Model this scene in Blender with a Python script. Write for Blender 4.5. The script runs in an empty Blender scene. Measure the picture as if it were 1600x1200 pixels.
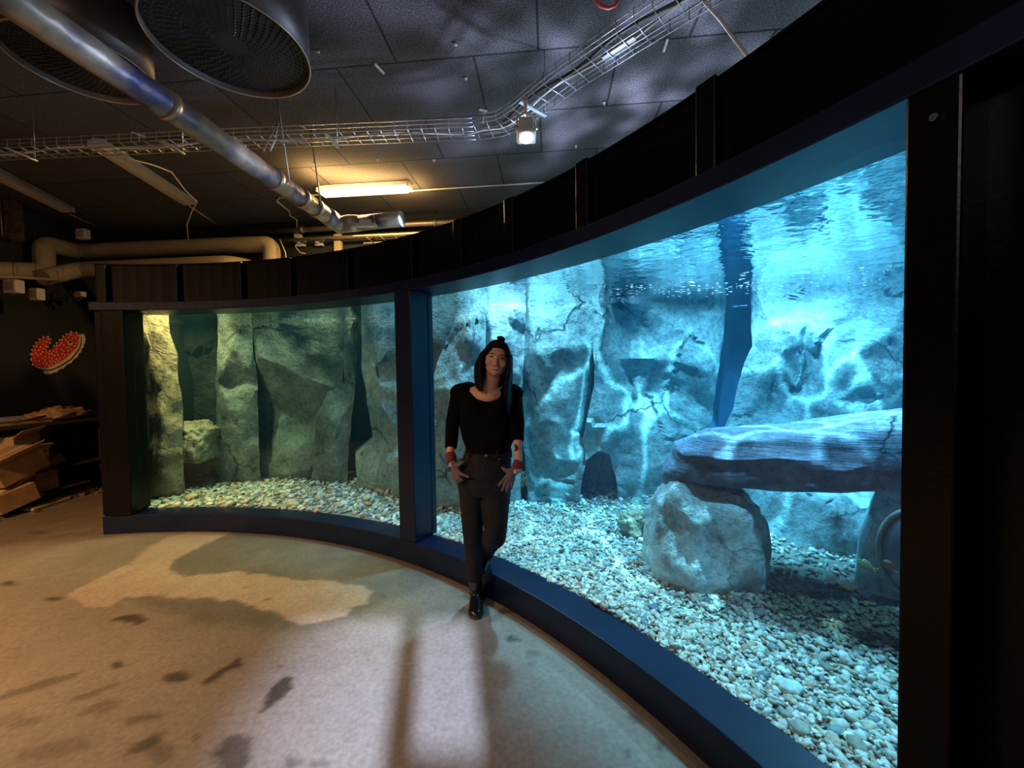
import bpy, bmesh, math, random
import numpy as np
from mathutils import Vector, Matrix, noise, geometry
random.seed(7)
rng = np.random.default_rng(7)
scene = bpy.context.scene
COL = scene.collection
PI = math.pi

# ---------------------------------------------------------------- camera, world, exposure
CAM_H = 1.47
FPX = 626.0
TILT, ROLL = 0.0304, -0.0151
_fw = Vector((0, math.cos(TILT), -math.sin(TILT)))
_up0 = Vector((0, math.sin(TILT), math.cos(TILT)))
_rt0 = Vector((1, 0, 0))
RT = _rt0 * math.cos(ROLL) + _up0 * math.sin(ROLL)
UP = -_rt0 * math.sin(ROLL) + _up0 * math.cos(ROLL)
FW = _fw
cd = bpy.data.cameras.new('camera')
cam = bpy.data.objects.new('camera', cd)
COL.objects.link(cam)
m = Matrix.Identity(4)
for i, ax in enumerate((RT, UP, -FW)):
    for k in range(3):
        m[k][i] = ax[k]
m[2][3] = CAM_H
cam.matrix_world = m
cd.sensor_fit = 'HORIZONTAL'
cd.sensor_width = 36
cd.lens = FPX / 1600 * 36
cd.clip_start = 0.05
cd.clip_end = 60
scene.camera = cam
w = bpy.data.worlds.new('world'); scene.world = w; w.use_nodes = True
w.node_tree.nodes['Background'].inputs[0].default_value = (0.55, 0.5, 0.6, 1)
w.node_tree.nodes['Background'].inputs[1].default_value = 0.02
vs = scene.view_settings
vs.view_transform = 'Standard'; vs.look = 'None'; vs.exposure = 0.0; vs.gamma = 1.0; vs.use_curve_mapping = False
scene.cycles.use_denoising = True
scene.cycles.max_bounces = 8
scene.cycles.transparent_max_bounces = 16
scene.cycles.sample_clamp_indirect = 4.0
scene.cycles.caustics_reflective = False
scene.cycles.caustics_refractive = False


def ray(px, py):
    return FW + RT * ((px - 800) / FPX) - UP * ((py - 600) / FPX)


def PY(px, py, Y):
    d = ray(px, py)
    s = Y / d.y
    return Vector((d.x * s, Y, CAM_H + d.z * s))


def PZ(px, py, z):
    d = ray(px, py)
    s = (z - CAM_H) / d.z
    return Vector((d.x * s, d.y * s, z))


def YAT(px, Y, z):
    """image row of height z at depth Y in column px"""
    py = 600
    for _ in range(6):
        p = PY(px, py, Y)
        py -= (z - p.z) * FPX / Y
    return py


# the building is turned a little against the view
BA = math.radians(-5.2)
E1 = Vector((math.cos(BA), math.sin(BA), 0))
E2 = Vector((-math.sin(BA), math.cos(BA), 0))


def RF(u, v, z=0.0):
    return E1 * u + E2 * v + Vector((0, 0, z))


def toRF(p):
    return p.dot(E1), p.dot(E2)


CEIL = 3.67
# tank front: a circular arc
CX, CY, R0 = -3.216, -0.712, 4.469
SILL, WTOP, SHO, HTOP = 0.173, 2.095, 2.174, 2.546
WATER = 2.13


def pol(r, th, z=0.0):
    return Vector((CX + r * math.cos(th), CY + r * math.sin(th), z))


def th_at(px, R=R0):
    k = (px - 800) / FPX
    a = 1 + k * k
    b = -2 * (k * CX + CY)
    c = CX * CX + CY * CY - R * R
    Y = (-b + math.sqrt(b * b - 4 * a * c)) / (2 * a)
    return math.atan2(Y - CY, k * Y - CX)


# ---------------------------------------------------------------- lights
def light(name, kind, loc, energy, color, target=None, size=0.3, size_y=None, spot=None, blend=0.3):
    ld = bpy.data.lights.new(name, kind)
    ld.energy = energy; ld.color = color
    if kind == 'AREA':
        ld.size = size
        if size_y:
            ld.shape = 'RECTANGLE'; ld.size_y = size_y
    else:
        ld.shadow_soft_size = size
    if kind == 'SPOT':
        ld.spot_size = math.radians(spot or 60); ld.spot_blend = blend
    o = bpy.data.objects.new(name, ld); COL.objects.link(o)
    o.location = loc
    if target is not None:
        o.rotation_euler = (Vector(target) - Vector(loc)).to_track_quat('-Z', 'Y').to_euler()
    return o


def light_tex(o, builder):
    ld = o.data; ld.use_nodes = True
    nt = ld.node_tree
    em = [n for n in nt.nodes if n.type == 'EMISSION'][0]
    builder(nt, em)


def caustic(nt, em, scale=9, lo=0.35, hi=5.0, dist=0.6, th=0.06):
    tc = nt.nodes.new('ShaderNodeTexCoord')
    mp = nt.nodes.new('ShaderNodeMapping')
    nt.links.new(tc.outputs['Normal'], mp.inputs[0])
    nz = nt.nodes.new('ShaderNodeTexNoise'); nz.inputs['Scale'].default_value = scale * 0.5
    nt.links.new(mp.outputs[0], nz.inputs['Vector'])
    mx = nt.nodes.new('ShaderNodeMix'); mx.data_type = 'VECTOR'; mx.inputs[0].default_value = dist * 0.25
    nt.links.new(mp.outputs[0], mx.inputs[4]); nt.links.new(nz.outputs['Color'], mx.inputs[5])
    vo = nt.nodes.new('ShaderNodeTexVoronoi'); vo.feature = 'DISTANCE_TO_EDGE'; vo.inputs['Scale'].default_value = scale
    nt.links.new(mx.outputs[1], vo.inputs['Vector'])
    mr = nt.nodes.new('ShaderNodeMapRange')
    mr.inputs[1].default_value = 0.0; mr.inputs[2].default_value = th
    mr.inputs[3].default_value = hi; mr.inputs[4].default_value = lo
    mr.interpolation_type = 'SMOOTHSTEP'
    nt.links.new(vo.outputs['Distance'], mr.inputs[0])
    nt.links.new(mr.outputs[0], em.inputs['Strength'])


def clouds(nt, em, scale=5, lo=0.0, hi=2.6):
    tc = nt.nodes.new('ShaderNodeTexCoord')
    nz = nt.nodes.new('ShaderNodeTexNoise'); nz.inputs['Scale'].default_value = scale; nz.inputs['Detail'].default_value = 2
    nt.links.new(tc.outputs['Normal'], nz.inputs['Vector'])
    mr = nt.nodes.new('ShaderNodeMapRange')
    mr.inputs[1].default_value = 0.42; mr.inputs[2].default_value = 0.76
    mr.inputs[3].default_value = lo; mr.inputs[4].default_value = hi
    mr.interpolation_type = 'SMOOTHSTEP'
    nt.links.new(nz.outputs['Fac'], mr.inputs[0])
    nt.links.new(mr.outputs[0], em.inputs['Strength'])


CY1 = (0.56, 0.88, 1.0)
# lamps hanging over the water, and some added fill spots
for (x, y, e, c, s) in ((0.25, 3.5, 400, CY1, 0.05), (1.45, 2.75, 480, CY1, 0.05), (2.0, 1.5, 330, CY1, 0.05),
                        (-0.45, 3.6, 120, CY1, 0.05), (2.1, 2.9, 220, (0.5, 0.85, 1), 0.05)):
    light('tank_lamp', 'SPOT', (x, y, 3.1), e, c, (x + 0.55 * (x + 3.2) / 5, y + 0.55 * (y + 0.7) / 5, 0), size=s, spot=88, blend=0.5)
light('tank_lamp', 'SPOT', (2.9, 3.0, 3.05), 330, CY1, (1.95, 2.6, 0.3), size=0.05, spot=62, blend=0.6)  # added to brighten the rock foot beneath the slab
o = light('tank_spot', 'SPOT', (1.4, 2.2, 3.1), 520, (0.6, 0.95, 1.0), (1.9, 3.6, 1.0), size=0.02, spot=85)
light_tex(o, lambda nt, em: caustic(nt, em, 7, 0.05, 4.5, 0.8, 0.07))
light('tank_lamp_left', 'SPOT', (-2.3, 4.35, 3.0), 20, (0.9, 0.95, 0.80), (-2.3, 4.5, 0), size=0.05, spot=95, blend=0.6)
light('tank_fill_middle', 'SPOT', (-1.0, 3.95, 3.05), 110, (0.6, 0.9, 1.0), (-1.35, 4.35, 0), size=0.05, spot=70, blend=0.8)  # added fill, turns the right of the left bay bluish
light('tank_fill_warm', 'SPOT', (-3.45, 4.14, 2.95), 420, (1.0, 0.62, 0.22), (-3.9, 4.4, 0.7), size=0.05, spot=80, blend=0.7)  # added fill repeating the ceiling tube's warm light on the left rocks
# shimmer thrown up by the water
o = light('water_shimmer', 'SPOT', (1.0, 3.1, 2.4), 230, (0.52, 0.64, 1.0), (0.3, 2.5, 4), size=0.07, spot=150, blend=0.6)
light_tex(o, lambda nt, em: clouds(nt, em, 5.0, 0.12, 2.0))
# warm tubes in the room, and an added fill behind
light('tube_glow', 'AREA', PZ(571, 305, 3.55), 120, (1.0, 0.64, 0.24), PZ(571, 305, 3.55) - Vector((0, 0, 1)), size=1.05, size_y=0.14)
light('tube_upglow', 'AREA', PZ(571, 303, 3.50), 30, (1.0, 0.6, 0.2), PZ(571, 303, 3.52) + Vector((0, 0, 1)), size=1.2, size_y=0.3)
light('room_tube', 'SPOT', (-4.5, -0.1, 3.4), 1250, (1.0, 0.55, 0.22), (-3.9, 1.7, 0), size=0.3, spot=112, blend=1.0)
light('room_fill_back', 'AREA', (-1.7, -1.4, 3.3), 30, (1.0, 0.82, 0.72), (-0.6, 1.0, 0.5), size=1.2, size_y=0.3)  # unseen, added to light the face and mid floor from the front
light('flood_beam', 'SPOT', PY(824, 212, 2.62), 25, (0.8, 0.9, 1.0), PY(815, 230, 2.62) - Vector((0.1, 0.3, 2)), size=0.05, spot=110, blend=0.8)
# added unseen spot; openings cut in the wall shape its beam into floor patches
PATCHP = Vector((1.5, -9.0, 6.2))
light('patch_spot', 'SPOT', PATCHP, 26000, (0.60, 0.72, 1.0), (-0.32, 1.9, 0), size=0.05, spot=9.6, blend=0.9)


# ---------------------------------------------------------------- materials
def new_mat(name):
    mt = bpy.data.materials.new(name); mt.use_nodes = True
    nt = mt.node_tree
    return mt, nt, nt.nodes['Principled BSDF']


def N(nt, kind, **kw):
    n = nt.nodes.new('ShaderNode' + kind)
    for k, v in kw.items():
        if k.startswith('i_'):
            n.inputs[k[2:].replace('_', ' ')].default_value = v
        else:
            setattr(n, k, v)
    return n


def ramp(nt, fac, stops):
    r = nt.nodes.new('ShaderNodeValToRGB')
    el = r.color_ramp.elements
    while len(el) < len(stops):
        el.new(0.5)
    for e, (p, c) in zip(el, stops):
        e.position = p; e.color = tuple(c) + (1,) if len(c) == 3 else c
    nt.links.new(fac, r.inputs[0])
    return r


def coords(nt, scale=(1, 1, 1), rot=(0, 0, 0)):
    tc = nt.nodes.new('ShaderNodeTexCoord')
    mp = nt.nodes.new('ShaderNodeMapping')
    mp.inputs['Scale'].default_value = scale; mp.inputs['Rotation'].default_value = rot
    nt.links.new(tc.outputs['Object'], mp.inputs[0])
    return mp.outputs[0]


def bump(nt, bs, h, strength=0.3, dist=0.01):
    b = N(nt, 'Bump'); b.inputs['Strength'].default_value = strength; b.inputs['Distance'].default_value = dist
    nt.links.new(h, b.inputs['Height']); nt.links.new(b.outputs[0], bs.inputs['Normal'])
    return b


def simple(name, col, rough=0.5, metal=0.0, var=0.25, scale=12.0, bmp=0.15, bdist=0.003, spec=0.5):
    """paint-like procedural: base colour with mottling and fine bump"""
    mt, nt, bs = new_mat(name)
    v = coords(nt)
    nz = N(nt, 'TexNoise'); nz.inputs['Scale'].default_value = scale; nz.inputs['Detail'].default_value = 5
    nt.links.new(v, nz.inputs['Vector'])
    a = [c * (1 - var) for c in col]; b = [min(1, c * (1 + var)) for c in col]
    r = ramp(nt, nz.outputs['Fac'], [(0.3, a), (0.7, b)])
    nt.links.new(r.outputs[0], bs.inputs['Base Color'])
    bs.inputs['Roughness'].default_value = rough; bs.inputs['Metallic'].default_value = metal
    bs.inputs['Specular IOR Level'].default_value = spec
    if bmp:
        n2 = N(nt, 'TexNoise'); n2.inputs['Scale'].default_value = scale * 8; n2.inputs['Detail'].default_value = 3
        nt.links.new(v, n2.inputs['Vector'])
        bump(nt, bs, n2.outputs['Fac'], bmp, bdist)
    return mt


def rock_mat(name, c0, c1, c2, scale=1.0, strata=False, crackcol=(0.02, 0.035, 0.04), crack=0.7, wet=0.55):
    mt, nt, bs = new_mat(name)
    v = coords(nt, (scale, scale, scale))
    n1 = N(nt, 'TexNoise'); n1.inputs['Scale'].default_value = 1.6; n1.inputs['Detail'].default_value = 8; n1.inputs['Roughness'].default_value = 0.65
    nt.links.new(v, n1.inputs['Vector'])
    r = ramp(nt, n1.outputs['Fac'], [(0.32, c0), (0.5, c1), (0.68, c2)])
    # cracks
    wv = N(nt, 'Mix', data_type='VECTOR'); wv.inputs[0].default_value = 0.28
    n2 = N(nt, 'TexNoise'); n2.inputs['Scale'].default_value = 2.9; n2.inputs['Detail'].default_value = 9; n2.inputs['Roughness'].default_value = 0.62
    nt.links.new(v, n2.inputs['Vector']); nt.links.new(v, wv.inputs[4]); nt.links.new(n2.outputs['Color'], wv.inputs[5])
    vo = N(nt, 'TexVoronoi', feature='DISTANCE_TO_EDGE'); vo.inputs['Scale'].default_value = 1.25
    nt.links.new(wv.outputs[1], vo.inputs['Vector'])
    cr = N(nt, 'MapRange'); cr.inputs[1].default_value = 0.0; cr.inputs[2].default_value = 0.012
    cr.inputs[3].default_value = 1.0; cr.inputs[4].default_value = 0.0
    nt.links.new(vo.outputs['Distance'], cr.inputs[0])
    msk = N(nt, 'TexNoise'); msk.inputs['Scale'].default_value = 1.1; nt.links.new(v, msk.inputs['Vector'])
    mk = N(nt, 'MapRange'); mk.inputs[1].default_value = 0.50; mk.inputs[2].default_value = 0.62
    nt.links.new(msk.outputs['Fac'], mk.inputs[0])
    ml = N(nt, 'Math', operation='MULTIPLY'); nt.links.new(cr.outputs[0], ml.inputs[0]); nt.links.new(mk.outputs[0], ml.inputs[1])
    ml2 = N(nt, 'Math', operation='MULTIPLY'); nt.links.new(ml.outputs[0], ml2.inputs[0]); ml2.inputs[1].default_value = crack
    mx = N(nt, 'Mix', data_type='RGBA'); nt.links.new(ml2.outputs[0], mx.inputs[0])
    nt.links.new(r.outputs[0], mx.inputs[6]); mx.inputs[7].default_value = tuple(crackcol) + (1,)
    # fine pits and speckle
    n3 = N(nt, 'TexNoise'); n3.inputs['Scale'].default_value = 22; n3.inputs['Detail'].default_value = 6; n3.inputs['Roughness'].default_value = 0.7
    nt.links.new(v, n3.inputs['Vector'])
    sp = ramp(nt, n3.outputs['Fac'], [(0.36, (0.35, 0.37, 0.4)), (0.5, (1, 1, 1)), (0.66, (1.4, 1.4, 1.35))])
    m2 = N(nt, 'Mix', data_type='RGBA', blend_type='MULTIPLY'); m2.inputs[0].default_value = 0.6
    nt.links.new(mx.outputs[2], m2.inputs[6]); nt.links.new(sp.outputs[0], m2.inputs[7])
    nt.links.new(m2.outputs[2], bs.inputs['Base Color'])
    bs.inputs['Roughness'].default_value = wet; bs.inputs['Specular IOR Level'].default_value = 0.3
    # height
    hm = N(nt, 'Math', operation='MULTIPLY_ADD'); hm.inputs[1].default_value = -1.0
    nt.links.new(ml2.outputs[0], hm.inputs[0]); nt.links.new(n1.outputs['Fac'], hm.inputs[2])
    h2 = N(nt, 'Math', operation='MULTIPLY_ADD'); h2.inputs[1].default_value = 0.25
    nt.links.new(n3.outputs['Fac'], h2.inputs[0]); nt.links.new(hm.outputs[0], h2.inputs[2])
    out = h2.outputs[0]
    if strata:
        vs_ = coords(nt, (0.8, 0.8, 9.0))
        ns = N(nt, 'TexNoise'); ns.inputs['Scale'].default_value = 2.2; ns.inputs['Detail'].default_value = 7; ns.inputs['Roughness'].default_value = 0.7
        nt.links.new(vs_, ns.inputs['Vector'])
        h3 = N(nt, 'Math', operation='MULTIPLY_ADD'); h3.inputs[1].default_value = 1.6
        nt.links.new(ns.outputs['Fac'], h3.inputs[0]); nt.links.new(out, h3.inputs[2]); out = h3.outputs[0]
    bump(nt, bs, out, 1.0, 0.09)
    return mt


def vcol_mat(name, rough=0.6, spec=0.4, attr='Col'):
    mt, nt, bs = new_mat(name)
    a = N(nt, 'VertexColor'); a.layer_name = attr
    v = coords(nt)
    nz = N(nt, 'TexNoise'); nz.inputs['Scale'].default_value = 60; nz.inputs['Detail'].default_value = 4
    nt.links.new(v, nz.inputs['Vector'])
    r = ramp(nt, nz.outputs['Fac'], [(0.3, (0.7, 0.7, 0.7)), (0.7, (1.15, 1.15, 1.15))])
    mx = N(nt, 'Mix', data_type='RGBA', blend_type='MULTIPLY'); mx.inputs[0].default_value = 1
    nt.links.new(a.outputs[0], mx.inputs[6]); nt.links.new(r.outputs[0], mx.inputs[7])
    nt.links.new(mx.outputs[2], bs.inputs['Base Color'])
    bs.inputs['Roughness'].default_value = rough; bs.inputs['Specular IOR Level'].default_value = spec
    bump(nt, bs, nz.outputs['Fac'], 0.3, 0.004)
    return mt


M = {}
M['black'] = simple('black_paint', (0.0014, 0.0014, 0.0024), 0.33, var=0.35, scale=7, bmp=0.35, bdist=0.002, spec=0.2)
M['navy'] = simple('navy_paint', (0.0032, 0.008, 0.034), 0.36, var=0.25, scale=7, bmp=0.2, bdist=0.0015, spec=0.32)
M['wall'] = simple('dark_wall', (0.010, 0.010, 0.013), 0.75, var=0.4, scale=2.5, bmp=0.3)
M['liner'] = simple('tank_liner', (0.03, 0.12, 0.24), 0.8, var=0.3, scale=2)
M['liner_shade'] = simple('shaded_tank_liner', (0.008, 0.012, 0.012), 0.8, var=0.3, scale=2)  # same liner, darkened in colour for the shade of the cave
M['foil'] = None
M['white'] = simple('white_plastic', (0.62, 0.60, 0.56), 0.45, var=0.08, scale=20)
M['wire'] = simple('zinc_wire', (0.55, 0.56, 0.60), 0.35, metal=0.85, var=0.15)
M['wirew'] = simple('white_cable', (0.62, 0.58, 0.52), 0.5, var=0.1)
M['blackcable'] = simple('black_cable', (0.02, 0.02, 0.02), 0.5)
M['beige'] = simple('pipe_lagging', (0.40, 0.31, 0.19), 0.7, var=0.12, scale=5, bmp=0.3)
M['steel'] = simple('pipe_steel', (0.40, 0.33, 0.24), 0.4, metal=0.6, var=0.2)
M['drum'] = simple('duct_sheet', (0.10, 0.075, 0.065), 0.45, metal=0.5, var=0.25, scale=4)
M['drumface'] = simple('duct_face', (0.014, 0.014, 0.014), 0.55, var=0.3)
M['slot'] = simple('duct_slot', (0.03, 0.03, 0.032), 0.4, metal=0.4)
M['card'] = simple('cardboard', (0.30, 0.17, 0.08), 0.85, var=0.25, scale=6)
M['card2'] = simple('pale_cardboard', (0.42, 0.30, 0.19), 0.85, var=0.2, scale=6)
M['wood'] = simple('plank_wood', (0.45, 0.28, 0.13), 0.7, var=0.35, scale=9)
M['darkwood'] = simple('dark_bench', (0.035, 0.025, 0.02), 0.6, var=0.4)
M['cloth'] = simple('brown_cloth', (0.36, 0.21, 0.10), 0.9, var=0.35, scale=10, bmp=0.5)
M['debris'] = simple('debris', (0.10, 0.06, 0.035), 0.9, var=0.7, scale=14)
M['red'] = simple('red_vinyl', (0.62, 0.02, 0.012), 0.5, var=0.08)
M['pale'] = simple('cream_vinyl', (0.78, 0.58, 0.42), 0.5, var=0.05)
M['redcable'] = simple('red_cable', (0.7, 0.08, 0.06), 0.45)
M['yellow'] = simple('yellow_tape', (0.8, 0.6, 0.03), 0.5)
M['silver'] = simple('silver_tube', (0.55, 0.57, 0.62), 0.3, metal=0.7, var=0.1)
M['skin'] = simple('skin', (0.72, 0.38, 0.27), 0.5, var=0.10, scale=30, bmp=0.1, bdist=0.0015)
M['hair'] = simple('hair', (0.010, 0.007, 0.006), 0.6, var=0.3, scale=60, bmp=0.5, bdist=0.002, spec=0.12)
M['sweater'] = simple('sweater', (0.002, 0.002, 0.003), 0.9, var=0.25, scale=50, bmp=0.3, spec=0.12)
M['jeans'] = simple('denim', (0.012, 0.013, 0.018), 0.8, var=0.35, scale=14, bmp=0.5, bdist=0.002, spec=0.25)
M['leather'] = simple('boot_leather', (0.008, 0.007, 0.007), 0.22, var=0.2, scale=20, bmp=0.2)
M['glove'] = simple('glove_knit', (0.16, 0.115, 0.155), 0.8, var=0.12, scale=60, bmp=0.5)
M['cuff'] = simple('glove_cuff', (0.20, 0.03, 0.045), 0.85, var=0.15, scale=60, bmp=0.5)
M['lip'] = simple('lip', (0.46, 0.12, 0.10), 0.4, var=0.05)
M['teeth'] = simple('teeth', (0.8, 0.76, 0.7), 0.3, var=0.03)
M['eye'] = simple('eye', (0.02, 0.013, 0.01), 0.2, var=0.05)
M['metal'] = simple('button_metal', (0.7, 0.7, 0.72), 0.25, metal=1.0, var=0.05)
M['copper'] = simple('black_vein', (0.01, 0.01, 0.01), 0.6)


def foil_mat():
    mt, nt, bs = new_mat('pipe_foil')
    v = coords(nt)
    n = N(nt, 'TexNoise'); n.inputs['Scale'].default_value = 4; n.inputs['Detail'].default_value = 6
    nt.links.new(v, n.inputs['Vector'])
    r = ramp(nt, n.outputs['Fac'], [(0.38, (0.10, 0.10, 0.20)), (0.5, (0.34, 0.28, 0.25)), (0.64, (0.58, 0.48, 0.34))])
    nt.links.new(r.outputs[0], bs.inputs['Base Color'])
    bs.inputs['Metallic'].default_value = 0.45; bs.inputs['Roughness'].default_value = 0.45
    n2 = N(nt, 'TexVoronoi'); n2.inputs['Scale'].default_value = 14; nt.links.new(v, n2.inputs['Vector'])
    bump(nt, bs, n2.outputs['Distance'], 0.5, 0.01)
    return mt


M['foil'] = foil_mat()


def emit_mat(name, col, s):
    mt = bpy.data.materials.new(name); mt.use_nodes = True; nt = mt.node_tree
    nt.nodes.clear()
    e = nt.nodes.new('ShaderNodeEmission'); e.inputs[0].default_value = tuple(col) + (1,); e.inputs[1].default_value = s
    o_ = nt.nodes.new('ShaderNodeOutputMaterial'); nt.links.new(e.outputs[0], o_.inputs[0])
    return mt


M['tube_on'] = emit_mat('lit_diffuser', (1.0, 0.68, 0.30), 7.0)
M['flood_on'] = emit_mat('lit_flood_lens', (0.85, 0.95, 1.0), 12.0)


def glass_mat():
    mt = bpy.data.materials.new('pane_glass'); mt.use_nodes = True; nt = mt.node_tree; nt.nodes.clear()
    t = nt.nodes.new('ShaderNodeBsdfTransparent'); t.inputs[0].default_value = (0.93, 0.98, 0.985, 1)
    g = nt.nodes.new('ShaderNodeBsdfGlossy'); g.inputs['Roughness'].default_value = 0.02
    lw = nt.nodes.new('ShaderNodeLayerWeight'); lw.inputs[0].default_value = 0.5
    pw = nt.nodes.new('ShaderNodeMath'); pw.operation = 'POWER'; pw.inputs[1].default_value = 5.0
    nt.links.new(lw.outputs['Facing'], pw.inputs[0])
    f = nt.nodes.new('ShaderNodeMath'); f.operation = 'MULTIPLY_ADD'; f.inputs[1].default_value = 0.5; f.inputs[2].default_value = 0.015
    nt.links.new(pw.outputs[0], f.inputs[0])
    mx = nt.nodes.new('ShaderNodeMixShader'); o_ = nt.nodes.new('ShaderNodeOutputMaterial')
    nt.links.new(f.outputs[0], mx.inputs[0]); nt.links.new(t.outputs[0], mx.inputs[1]); nt.links.new(g.outputs[0], mx.inputs[2])
    nt.links.new(mx.outputs[0], o_.inputs[0])
    return mt


M['glass'] = glass_mat()


def water_surface_mat():
    """underside of the water: total reflection beyond the critical angle, clear when looked through steeply"""
    mt = bpy.data.materials.new('water_surface'); mt.use_nodes = True; nt = mt.node_tree; nt.nodes.clear()
    tc = nt.nodes.new('ShaderNodeTexCoord'); mp = nt.nodes.new('ShaderNodeMapping'); mp.inputs['Scale'].default_value = (1, 1, 1)
    nt.links.new(tc.outputs['Object'], mp.inputs[0])
    n = nt.nodes.new('ShaderNodeTexNoise'); n.inputs['Scale'].default_value = 5.5; n.inputs['Detail'].default_value = 3
    nt.links.new(mp.outputs[0], n.inputs['Vector'])
    b = nt.nodes.new('ShaderNodeBump'); b.inputs['Strength'].default_value = 0.5; b.inputs['Distance'].default_value = 0.02
    nt.links.new(n.outputs['Fac'], b.inputs['Height'])
    t = nt.nodes.new('ShaderNodeBsdfTransparent')
    g = nt.nodes.new('ShaderNodeBsdfGlossy'); g.inputs['Roughness'].default_value = 0.03; g.inputs['Color'].default_value = (0.9, 0.97, 1, 1)
    nt.links.new(b.outputs[0], g.inputs['Normal'])
    lw = nt.nodes.new('ShaderNodeLayerWeight')
    r = nt.nodes.new('ShaderNodeValToRGB'); r.color_ramp.elements[0].position = 0.25; r.color_ramp.elements[1].position = 0.42
    lw.inputs[0].default_value = 0.5
    nt.links.new(lw.outputs['Facing'], r.inputs[0])
    mx = nt.nodes.new('ShaderNodeMixShader'); o_ = nt.nodes.new('ShaderNodeOutputMaterial')
    nt.links.new(r.outputs[0], mx.inputs[0]); nt.links.new(t.outputs[0], mx.inputs[1]); nt.links.new(g.outputs[0], mx.inputs[2])
    nt.links.new(mx.outputs[0], o_.inputs[0])
    return mt


M['watertop'] = water_surface_mat()


def water_vol_mat():
    mt = bpy.data.materials.new('water_body'); mt.use_nodes = True; nt = mt.node_tree; nt.nodes.clear()
    t = nt.nodes.new('ShaderNodeBsdfTransparent'); o_ = nt.nodes.new('ShaderNodeOutputMaterial')
    nt.links.new(t.outputs[0], o_.inputs[0])
    a = nt.nodes.new('ShaderNodeVolumeAbsorption'); a.inputs[0].default_value = (0.27, 0.78, 0.95, 1); a.inputs[1].default_value = 0.40
    s = nt.nodes.new('ShaderNodeVolumeScatter'); s.inputs[0].default_value = (0.15, 0.55, 1.0, 1); s.inputs[1].default_value = VOLS
    ad = nt.nodes.new('ShaderNodeAddShader'); nt.links.new(a.outputs[0], ad.inputs[0]); nt.links.new(s.outputs[0], ad.inputs[1])
    nt.links.new(ad.outputs[0], o_.inputs['Volume'])
    return mt


VOLS = 0.03
M['waterbody'] = water_vol_mat()
M['rock_teal'] = rock_mat('teal_rock', (0.10, 0.17, 0.19), (0.25, 0.36, 0.38), (0.46, 0.58, 0.58))
M['rock_grey'] = rock_mat('grey_rock', (0.07, 0.10, 0.10), (0.17, 0.22, 0.21), (0.30, 0.36, 0.33))
M['rock_shade'] = rock_mat('shaded_rock', (0.012, 0.014, 0.012), (0.03, 0.035, 0.03), (0.06, 0.06, 0.05))  # cave shade put into the rock colour
M['rock_tan'] = rock_mat('tan_rock', (0.22, 0.19, 0.12), (0.42, 0.36, 0.24), (0.55, 0.48, 0.34), crack=0.4)
M['rock_pale'] = rock_mat('pale_rock', (0.24, 0.33, 0.37), (0.42, 0.53, 0.57), (0.66, 0.74, 0.76), crack=0.12)
M['rock_slate'] = rock_mat('slate_rock', (0.06, 0.09, 0.16), (0.17, 0.25, 0.40), (0.42, 0.52, 0.66), strata=True, crack=0.8)
M['pebble'] = vcol_mat('pebbles')


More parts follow.
